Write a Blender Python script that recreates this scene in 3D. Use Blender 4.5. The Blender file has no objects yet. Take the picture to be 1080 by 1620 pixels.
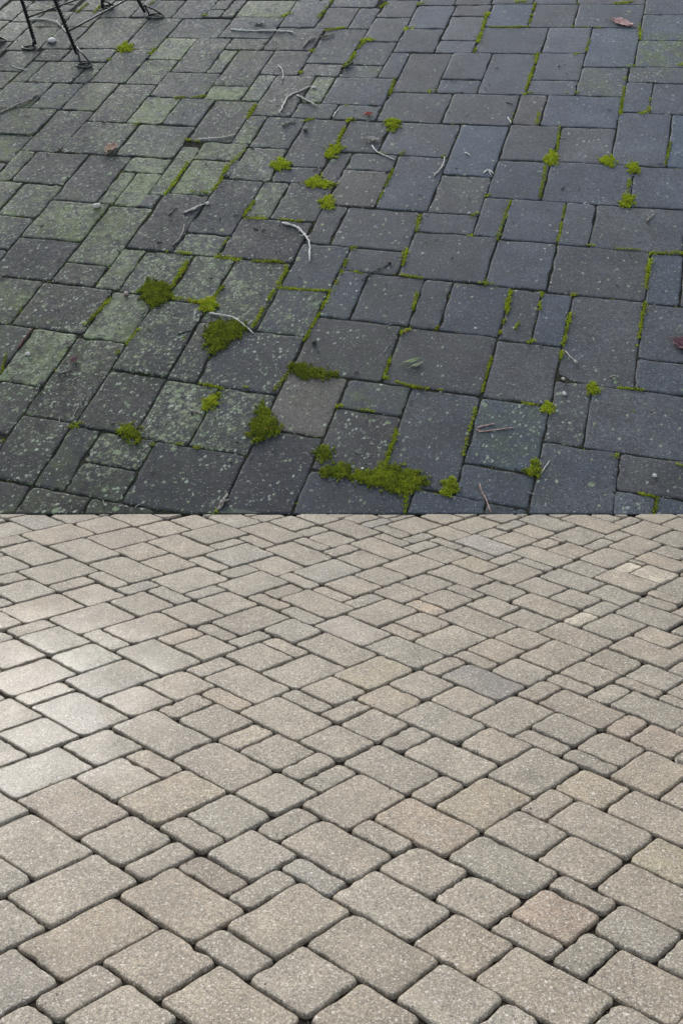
import bpy, bmesh, math, random
from mathutils import Vector, Matrix, noise as mnoise

CAM_H, FOLD_Y, SLOPE, PITCH, FOCAL, PPY = 1.9044, 5.0642, 0.5195, 0.143, 1850.0, 406.0
# ------------------------------------------------------------------ camera, sky, sun
scene = bpy.context.scene
cam_data = bpy.data.cameras.new('camera')
cam = bpy.data.objects.new('camera', cam_data)
scene.collection.objects.link(cam)
cam.location = (0, 0, CAM_H)
cam.rotation_euler = (math.pi / 2 - PITCH, 0, 0)
cam_data.sensor_fit = 'VERTICAL'
cam_data.sensor_height = 36.0
cam_data.lens = FOCAL / 1620.0 * 36.0
cam_data.shift_y = -(810.0 - PPY) / 1620.0
cam_data.clip_start = 0.05
cam_data.clip_end = 500
scene.camera = cam

SUN_EL, SUN_AZ = math.radians(39.0), math.radians(-20.0)
world = bpy.data.worlds.new('World')
scene.world = world
world.use_nodes = True
wn = world.node_tree.nodes; wl = world.node_tree.links
bg = wn['Background']
sky = wn.new('ShaderNodeTexSky')
sky.sky_type = 'NISHITA'; sky.sun_disc = False
sky.sun_elevation = SUN_EL; sky.sun_rotation = SUN_AZ
sky.air_density = 1.0; sky.dust_density = 2.5; sky.ozone_density = 1.0
hs = wn.new('ShaderNodeHueSaturation')       # overcast: the sky's blue is washed out by cloud
hs.inputs['Saturation'].default_value = 0.5
wl.new(sky.outputs['Color'], hs.inputs['Color']); wl.new(hs.outputs['Color'], bg.inputs['Color'])
bg.inputs['Strength'].default_value = 0.15

sun_data = bpy.data.lights.new('sun', 'SUN')
sun_data.energy = 1.05; sun_data.angle = math.radians(35); sun_data.color = (1.0, 0.99, 0.975)
sun = bpy.data.objects.new('sun', sun_data)
scene.collection.objects.link(sun)
to_sun = Vector((math.cos(SUN_EL) * math.sin(SUN_AZ), math.cos(SUN_EL) * math.cos(SUN_AZ), math.sin(SUN_EL)))
sun.rotation_euler = (-to_sun).to_track_quat('-Z', 'Y').to_euler()
sun.location = to_sun * 30

vs = scene.view_settings
vs.view_transform = 'Standard'; vs.look = 'None'; vs.gamma = 1.0; vs.exposure = 0.84
vs.use_curve_mapping = False

rng = random.Random(7)
col = scene.collection

# ------------------------------------------------------------------ helpers
def rows(s, n=None):
    return [[int(v) for v in l.split()] for l in s.strip().split('\n') if l.strip()]

def quads(s):
    return [[(r[2 * i] / 1000, r[2 * i + 1] / 1000) for i in range(4)] for r in rows(s)]

def mesh_obj(name, verts, faces, mat, parent=None, smooth=True, attrs=None, loc=None):
    me = bpy.data.meshes.new(name)
    me.from_pydata(verts, [], faces)
    me.update()
    if smooth:
        me.polygons.foreach_set('use_smooth', [True] * len(me.polygons))
    if attrs:
        for an, (kind, vals) in attrs.items():
            a = me.attributes.new(an, kind, 'POINT')
            if kind == 'FLOAT_COLOR':
                flat = []
                for v in vals: flat.extend((v[0], v[1], v[2], 1.0))
                a.data.foreach_set('color', flat)
            else:
                a.data.foreach_set('value', vals)
    me.materials.append(mat)
    o = bpy.data.objects.new(name, me)
    col.objects.link(o)
    if loc: o.location = loc
    if parent: o.parent = parent
    return o

def tag(o, label=None, cat=None, group=None, kind=None):
    if label: o['label'] = label
    if cat: o['category'] = cat
    if group: o['group'] = group
    if kind: o['kind'] = kind
    return o

CS, SN = math.cos(SLOPE), math.sin(SLOPE)
def slope_pt(x, s, n=0.0):
    return (x, FOLD_Y + s * CS - n * SN, s * SN + n * CS)

def on_slope(o, x, s, n=0.0):
    o.location = slope_pt(x, s, n)
    o.rotation_euler = (SLOPE, 0, 0)
    return o

# ------------------------------------------------------------------ materials
class NT:
    def __init__(self, name):
        self.m = bpy.data.materials.new(name); self.m.use_nodes = True
        self.t = self.m.node_tree; self.n = self.t.nodes
        self.b = self.n['Principled BSDF']
    def node(self, kind, **kw):
        nd = self.n.new(kind)
        for k, v in kw.items(): setattr(nd, k, v)
        return nd
    def put(self, sock, v):
        if hasattr(v, 'links') or isinstance(v, bpy.types.NodeSocket): self.t.links.new(v, sock)
        else: sock.default_value = v
    def math(self, op, a, b=0.0, c=None, clamp=False):
        nd = self.node('ShaderNodeMath', operation=op, use_clamp=clamp)
        self.put(nd.inputs[0], a); self.put(nd.inputs[1], b)
        if c is not None: self.put(nd.inputs[2], c)
        return nd.outputs[0]
    def vmath(self, op, a, b):
        nd = self.node('ShaderNodeVectorMath', operation=op)
        self.put(nd.inputs[0], a); self.put(nd.inputs[1], b)
        return nd.outputs[0]
    def noise(self, vec, scale, detail=3, rough=0.5, dist=0.0):
        nd = self.node('ShaderNodeTexNoise')
        self.put(nd.inputs['Vector'], vec); nd.inputs['Scale'].default_value = scale
        nd.inputs['Detail'].default_value = detail; nd.inputs['Roughness'].default_value = rough
        nd.inputs['Distortion'].default_value = dist
        return nd.outputs['Fac']
    def vor(self, vec, scale, rand=1.0):
        nd = self.node('ShaderNodeTexVoronoi')
        self.put(nd.inputs['Vector'], vec); nd.inputs['Scale'].default_value = scale
        nd.inputs['Randomness'].default_value = rand
        sep = self.node('ShaderNodeSeparateColor')
        self.t.links.new(nd.outputs['Color'], sep.inputs[0])
        return nd.outputs['Distance'], sep.outputs[0], sep.outputs[1]
    def ramp(self, v, lo, hi, a=0.0, b=1.0):
        nd = self.node('ShaderNodeMapRange', interpolation_type='SMOOTHSTEP')
        self.put(nd.inputs[0], v)
        for i, x in enumerate((lo, hi, a, b)): self.put(nd.inputs[i + 1], x)
        return nd.outputs[0]
    def mix(self, f, a, b, mode='MIX'):
        nd = self.node('ShaderNodeMix', data_type='RGBA', blend_type=mode)
        self.put(nd.inputs[0], f)
        for s, v in ((nd.inputs[6], a), (nd.inputs[7], b)):
            if isinstance(v, tuple): v = (*v, 1.0)
            self.put(s, v)
        return nd.outputs[2]
    def attr(self, name):
        nd = self.node('ShaderNodeAttribute', attribute_name=name)
        return nd
    def grey(self, v):
        nd = self.node('ShaderNodeCombineColor')
        for i in range(3): self.put(nd.inputs[i], v)
        return nd.outputs[0]
    def bump(self, h, strength, dist, normal=None):
        nd = self.node('ShaderNodeBump')
        nd.inputs['Strength'].default_value = strength; nd.inputs['Distance'].default_value = dist
        self.put(nd.inputs['Height'], h)
        if normal is not None: self.put(nd.inputs['Normal'], normal)
        return nd.outputs[0]
    def posvec(self):
        g = self.node('ShaderNodeNewGeometry')
        oi = self.node('ShaderNodeObjectInfo')
        r = self.math('MULTIPLY', oi.outputs['Random'], 37.0)
        return self.vmath('ADD', g.outputs['Position'], self.vmath('MULTIPLY', (1.0, 1.7, 2.3), self.grey(r)))

WET_AT = (-1.05, 3.4, 0.0)      # puddle film left over from the washing
def clean_material():
    k = NT('clean_concrete'); p = k.posvec()
    tint = k.attr('tint').outputs['Color']
    fine = k.noise(p, 270, 2, 0.7)
    mid = k.noise(p, 110, 4, 0.7)
    broad = k.noise(p, 9, 4, 0.6)
    d1, r1, g1 = k.vor(p, 230)
    d2, r2, g2 = k.vor(p, 115)
    blend = k.ramp(k.noise(p, 13, 4, 0.65), 0.34, 0.66)
    tint = k.mix(blend, k.mix(0.35, (1.0, 1.0, 1.0), tint), tint)
    base = k.mix(1.0, tint, (0.244, 0.207, 0.149), 'MULTIPLY')
    v = k.math('MULTIPLY', k.ramp(fine, 0.28, 0.72, 0.52, 1.46), k.ramp(mid, 0.3, 0.7, 0.70, 1.28))
    v = k.math('MULTIPLY', v, k.ramp(broad, 0.3, 0.7, 0.84, 1.14))
    c = k.mix(1.0, base, k.grey(v), 'MULTIPLY')
    light = k.math('MULTIPLY', k.ramp(r1, 0.80, 0.84), k.ramp(d1, 0.55, 0.35))
    c = k.mix(k.math('MULTIPLY', light, 0.65), c, (0.58, 0.54, 0.46))
    dark = k.math('MULTIPLY', k.ramp(g2, 0.16, 0.10), k.ramp(d2, 0.5, 0.3))
    c = k.mix(k.math('MULTIPLY', dark, 0.65), c, (0.07, 0.06, 0.05))
    big = k.math('MULTIPLY', k.ramp(r2, 0.93, 0.95), k.ramp(d2, 0.45, 0.3))
    c = k.mix(k.math('MULTIPLY', big, 0.6), c, (0.62, 0.58, 0.51))
    gw = k.node('ShaderNodeNewGeometry').outputs['Position']
    grime = k.ramp(k.noise(gw, 1.6, 6, 0.7, 0.4), 0.48, 0.72)
    c = k.mix(k.math('MULTIPLY', grime, 0.34), c, (0.125, 0.105, 0.078))
    drip = k.math('MULTIPLY', k.ramp(k.noise(gw, 4.7, 3, 0.5), 0.66, 0.72), k.ramp(mid, 0.3, 0.6))
    c = k.mix(k.math('MULTIPLY', drip, 0.35), c, (0.075, 0.065, 0.052))
    # cement stain
    stain = k.ramp(k.noise(p, 22, 5, 0.7), 0.55, 0.8)
    c = k.mix(k.math('MULTIPLY', stain, 0.25), c, (0.17, 0.145, 0.115))
    k.put(k.b.inputs['Base Color'], c)
    # damp film: smoother where the paving is still wet
    g = k.node('ShaderNodeNewGeometry')
    off = k.vmath('SUBTRACT', g.outputs['Position'], WET_AT)
    ln = k.node('ShaderNodeVectorMath', operation='LENGTH'); k.put(ln.inputs[0], k.vmath('MULTIPLY', off, (1.0, 0.8, 0.0)))
    dist = k.math('ADD', ln.outputs['Value'], k.math('MULTIPLY', k.noise(g.outputs['Position'], 3.0, 5, 0.65), 0.9))
    wet = k.ramp(dist, 1.25, 0.6)
    k.put(k.b.inputs['Roughness'], k.ramp(k.math('MULTIPLY', wet, k.ramp(k.noise(p, 2.3, 4, 0.6), 0.36, 0.6, 0.3, 1.0)), 0, 1, 0.64, 0.36))
    k.b.inputs['Specular IOR Level'].default_value = 0.5
    hgt = k.math('ADD', k.math('MULTIPLY', fine, 0.6), k.math('ADD', k.math('MULTIPLY', d1, -0.5), mid))
    k.put(k.b.inputs['Normal'], k.bump(hgt, 0.6, 0.0022))
    return k.m

def mossy_material():
    k = NT('mossy_concrete'); p = k.posvec()
    tint = k.attr('tint').outputs['Color']
    lich = k.attr('lichen').outputs['Fac']
    green = k.attr('green').outputs['Fac']
    fine = k.noise(p, 190, 2, 0.6)
    mid = k.noise(p, 42, 5, 0.7)
    broad = k.noise(p, 5, 5, 0.65)
    d1, r1, g1 = k.vor(p, 120)
    d2, r2, g2 = k.vor(p, 62)
    v = k.math('MULTIPLY', k.ramp(fine, 0.28, 0.72, 0.38, 1.62), k.ramp(mid, 0.25, 0.75, 0.6, 1.4))
    v = k.math('MULTIPLY', v, k.ramp(broad, 0.3, 0.7, 0.82, 1.2))
    c = k.mix(1.0, tint, k.grey(v), 'MULTIPLY')
    gw = k.node('ShaderNodeNewGeometry').outputs['Position']
    damp = k.ramp(k.noise(gw, 1.3, 6, 0.7, 0.5), 0.40, 0.66)
    c = k.mix(1.0, c, k.mix(damp, (1.16, 1.12, 1.06), (0.74, 0.78, 0.82)), 'MULTIPLY')
    # green algae film
    gf = k.math('MULTIPLY', k.math('MULTIPLY', k.ramp(k.noise(p, 11, 6, 0.7), 0.34, 0.64), k.ramp(k.noise(gw, 3.4, 5, 0.65), 0.34, 0.60, 0.35, 1.5)), green)
    c = k.mix(k.math('MULTIPLY', gf, 1.0, clamp=True), c, k.mix(k.ramp(mid, 0.3, 0.7), (0.042, 0.064, 0.018), (0.165, 0.210, 0.066)))
    # crusty lichen: many small pale rosettes, denser by paver
    wob = k.vmath('ADD', p, k.vmath('MULTIPLY', (0.034, 0.034, 0.034), k.grey(k.noise(p, 85, 4, 0.65))))
    d3, r3, g3 = k.vor(wob, 58)
    d4, r4, g4 = k.vor(wob, 21)
    patch = k.ramp(k.noise(p, 7, 4, 0.6), 0.30, 0.68)
    s3 = k.math('MULTIPLY', k.math('LESS_THAN', r3, k.math('MULTIPLY', lich, k.math('ADD', 0.3, k.math('MULTIPLY', patch, 0.9)))), k.ramp(d3, k.math('ADD', 0.16, k.math('MULTIPLY', g3, 0.5)), k.math('MULTIPLY', g3, 0.34)))
    s4 = k.math('MULTIPLY', k.math('LESS_THAN', r4, k.math('MULTIPLY', lich, 0.22)), k.ramp(d4, k.math('ADD', 0.10, k.math('MULTIPLY', g4, 0.35)), k.math('MULTIPLY', g4, 0.25)))
    spots = k.math('MULTIPLY', k.math('MAXIMUM', s3, s4), k.ramp(mid, 0.25, 0.55, 0.35, 1.0))
    c = k.mix(k.math('MULTIPLY', spots, 0.9), c, k.mix(r4, (0.21, 0.275, 0.145), (0.42, 0.47, 0.38)))
    crn = k.noise(p, 26, 7, 0.78, 0.6)
    crust = k.math('MULTIPLY', k.ramp(crn, k.math('SUBTRACT', 0.64, k.math('MULTIPLY', lich, 0.19)), k.math('SUBTRACT', 0.73, k.math('MULTIPLY', lich, 0.19))), k.math('MULTIPLY', k.ramp(lich, 0.15, 0.6), k.ramp(k.noise(gw, 4.2, 5, 0.65, 0.3), 0.36, 0.60, 0.2, 1.0)))
    c = k.mix(k.math('MULTIPLY', crust, 0.8), c, k.mix(k.ramp(fine, 0.35, 0.65), (0.125, 0.165, 0.07), (0.29, 0.34, 0.195)))
    # pale grit
    grit = k.math('MULTIPLY', k.ramp(r1, 0.86, 0.89), k.ramp(d1, 0.45, 0.2))
    c = k.mix(k.math('MULTIPLY', grit, 0.8), c, (0.30, 0.30, 0.28))
    pit = k.math('MULTIPLY', k.ramp(g2, 0.07, 0.04), k.ramp(d2, 0.4, 0.2))
    c = k.mix(k.math('MULTIPLY', pit, 0.8), c, (0.012, 0.012, 0.011))
    k.put(k.b.inputs['Base Color'], c)
    k.put(k.b.inputs['Roughness'], k.math('ADD', k.ramp(mid, 0.3, 0.7, 0.60, 0.84), k.math('MULTIPLY', damp, -0.10)))
    k.b.inputs['Specular IOR Level'].default_value = 0.36
    hgt = k.math('ADD', k.math('MULTIPLY', fine, 0.5), k.math('ADD', k.math('MULTIPLY', spots, 0.5), mid))
    k.put(k.b.inputs['Normal'], k.bump(hgt, 0.5, 0.004))
    return k.m

def soil_material(name, c0, c1, scale):
    k = NT(name); g = k.node('ShaderNodeNewGeometry'); p = g.outputs['Position']
    n = k.noise(p, scale, 6, 0.7); f = k.noise(p, scale * 6, 2, 0.6)
    c = k.mix(k.ramp(n, 0.3, 0.7), c0, c1)
    c = k.mix(1.0, c, k.grey(k.ramp(f, 0.3, 0.7, 0.5, 1.5)), 'MULTIPLY')
    k.put(k.b.inputs['Base Color'], c); k.b.inputs['Roughness'].default_value = 0.95
    k.b.inputs['Specular IOR Level'].default_value = 0.15
    k.put(k.b.inputs['Normal'], k.bump(k.math('ADD', n, f), 0.8, 0.006))
    return k.m

def moss_material():
    k = NT('moss_green')
    k.put(k.b.inputs['Base Color'], k.attr('tint').outputs['Color'])
    k.b.inputs['Roughness'].default_value = 0.85; k.b.inputs['Specular IOR Level'].default_value = 0.2
    tr = k.node('ShaderNodeBsdfTranslucent'); k.put(tr.inputs['Color'], k.attr('tint').outputs['Color'])
    mx = k.node('ShaderNodeMixShader'); mx.inputs[0].default_value = 0.25
    k.t.links.new(k.b.outputs[0], mx.inputs[1]); k.t.links.new(tr.outputs[0], mx.inputs[2])
    k.t.links.new(mx.outputs[0], k.n['Material Output'].inputs['Surface'])
    return k.m

def bark_material(name, c0, c1, rough=0.8):
    k = NT(name); p = k.posvec()
    n = k.noise(p, 60, 5, 0.7); f = k.noise(p, 300, 2, 0.6)
    c = k.mix(k.ramp(n, 0.35, 0.65), c0, c1)
    c = k.mix(1.0, c, k.grey(k.ramp(f, 0.3, 0.7, 0.65, 1.3)), 'MULTIPLY')
    k.put(k.b.inputs['Base Color'], c); k.b.inputs['Roughness'].default_value = rough
    k.b.inputs['Specular IOR Level'].default_value = 0.25
    k.put(k.b.inputs['Normal'], k.bump(k.math('ADD', n, f), 0.6, 0.003))
    return k.m

def plain_material(name, c, rough=0.7, var=0.35, scale=80):
    k = NT(name); p = k.posvec()
    n = k.noise(p, scale, 4, 0.65)
    k.put(k.b.inputs['Base Color'], k.mix(1.0, c, k.grey(k.ramp(n, 0.3, 0.7, 1 - var, 1 + var)), 'MULTIPLY'))
    k.b.inputs['Roughness'].default_value = rough
    k.b.inputs['Specular IOR Level'].default_value = 0.3
    k.put(k.b.inputs['Normal'], k.bump(n, 0.4, 0.003))
    return k.m

def iron_material():
    k = NT('painted_iron'); p = k.posvec()
    n = k.noise(p, 45, 5, 0.7)
    k.put(k.b.inputs['Base Color'], k.mix(k.ramp(n, 0.55, 0.72), (0.012, 0.013, 0.014), (0.05, 0.035, 0.025)))
    k.put(k.b.inputs['Roughness'], k.ramp(n, 0.3, 0.7, 0.32, 0.6))
    k.b.inputs['Specular IOR Level'].default_value = 0.6
    k.put(k.b.inputs['Normal'], k.bump(n, 0.3, 0.002))
    return k.m

MAT_CLEAN = clean_material()
MAT_MOSSY = mossy_material()
MAT_BED = soil_material('joint_sand', (0.012, 0.009, 0.006), (0.034, 0.026, 0.019), 60)
MAT_SOIL = soil_material('joint_soil', (0.014, 0.015, 0.010), (0.050, 0.050, 0.034), 40)
MAT_EARTH = soil_material('earth', (0.05, 0.042, 0.03), (0.10, 0.085, 0.06), 3)
MAT_MOSS = moss_material()
MAT_IRON = iron_material()
WOOD = {
    'pale': bark_material('weathered_wood', (0.48, 0.45, 0.39), (0.74, 0.70, 0.62)),
    'white': bark_material('bleached_wood', (0.60, 0.58, 0.53), (0.82, 0.80, 0.74)),
    'grey': bark_material('grey_bark', (0.13, 0.12, 0.10), (0.42, 0.39, 0.33)),
    'brown': bark_material('brown_bark', (0.09, 0.08, 0.065), (0.30, 0.27, 0.23)),
    'dark': bark_material('dark_bark', (0.018, 0.017, 0.016), (0.06, 0.056, 0.05)),
    'pink': bark_material('pink_stalk', (0.36, 0.22, 0.18), (0.58, 0.42, 0.36)),
    'red': bark_material('red_stem', (0.10, 0.025, 0.02), (0.22, 0.07, 0.06)),
    'rot': bark_material('rotten_wood', (0.02, 0.03, 0.014), (0.075, 0.09, 0.045)),
}

# ------------------------------------------------------------------ paver builder
def clip_poly(pts, side, lim):
    out = []
    for i, a in enumerate(pts):
        b = pts[(i + 1) % len(pts)]
        ia = (a[1] - lim) * side >= 0; ib = (b[1] - lim) * side >= 0
        if ia: out.append(a)
        if ia != ib:
            t = (lim - a[1]) / (b[1] - a[1])
            out.append((a[0] + (b[0] - a[0]) * t, lim))
    return out

def area(pts):
    return 0.5 * sum(pts[i][0] * pts[(i + 1) % len(pts)][1] - pts[(i + 1) % len(pts)][0] * pts[i][1] for i in range(len(pts)))

def outline(q, gap, rad, jit, R, simple=False):
    """Rounded, slightly irregular outline of one tumbled paver."""
    if area(q) < 0: q = q[::-1]
    q = [Vector(p) for p in q]
    n = 4; ins = []
    for i in range(n):                       # inset by half the joint
        p, a, b = q[i], q[i - 1], q[(i + 1) % n]
        d1 = (p - a).normalized(); d2 = (b - p).normalized()
        n1 = Vector((-d1.y, d1.x)); n2 = Vector((-d2.y, d2.x))
        k = 1 + n1.dot(n2)
        g = gap * R.uniform(0.35, 0.75)
        ins.append(p + (n1 + n2) * (g / max(k, 0.3)))
    out = []
    rr = []
    for i in range(n):
        la, lb = (ins[i - 1] - ins[i]).length, (ins[(i + 1) % n] - ins[i]).length
        rr.append(min(rad * (R.uniform(0.6, 1.5) if R.random() < .82 else R.uniform(1.5, 2.4)), la * 0.28, lb * 0.28))
    for i in range(n):
        p, a, b = ins[i], ins[i - 1], ins[(i + 1) % n]
        la, lb = (a - p).length, (b - p).length
        r = rr[i]
        da, db = (a - p) / la, (b - p) / lb
        p1, p3 = p + da * r, p + db * r
        p2 = p * 0.42 + (p1 + p3) * 0.29
        pts = [p1, p3] if simple else [p1, p2, p3]
        out += pts
        if not simple:
            ts = (0.14, 0.32, 0.5, 0.68, 0.86) if lb > rad * 9 else (0.3, 0.7)
            nin = Vector((-db.y, db.x))
            for t in ts:
                m = p3.lerp(b - db * rr[(i + 1) % n], t + R.uniform(-.05, .05))
                chip = R.uniform(1.5, 3.5) * jit if R.random() < .13 else 0
                out.append(m + nin * (R.gauss(0, jit) + chip))
    return [(v.x, v.y) for v in out]

def paver_geo(q, R, gap, rad, jit, rings, tilt, dz, clip=None, simple=False, crown=0.0):
    pts = outline(q, gap, rad, jit, R, simple)
    if clip: pts = clip_poly(pts, *clip)
    if len(pts) < 3 or area(pts) < 2e-5: return None
    cx = sum(p[0] for p in pts) / len(pts); cy = sum(p[1] for p in pts) / len(pts)
    n = len(pts); verts = []; faces = []
    tx, ty = R.gauss(0, tilt), R.gauss(0, tilt); z0 = R.gauss(0, dz)
    for (d, z) in rings:
        for (x, y) in pts:
            x -= cx; y -= cy
            L = math.hypot(x, y); f = max(0.2, 1 - d * 1.25 / L) if L > 1e-6 else 1
            dd = R.uniform(0.7, 1.3)
            verts.append((x * f, y * f, z * (dd if -0.02 < z < 0 else 1) + (x * tx + y * ty + z0)))
    verts.append((0, 0, rings[-1][1] + z0 + crown))
    for k in range(len(rings) - 1):
        for i in range(n):
            j = (i + 1) % n
            faces.append((k * n + i, k * n + j, (k + 1) * n + j, (k + 1) * n + i))
    b = (len(rings) - 1) * n
    for i in range(n): faces.append((b + i, b + (i + 1) % n, len(verts) - 1))
    return verts, faces, cx, cy

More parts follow.
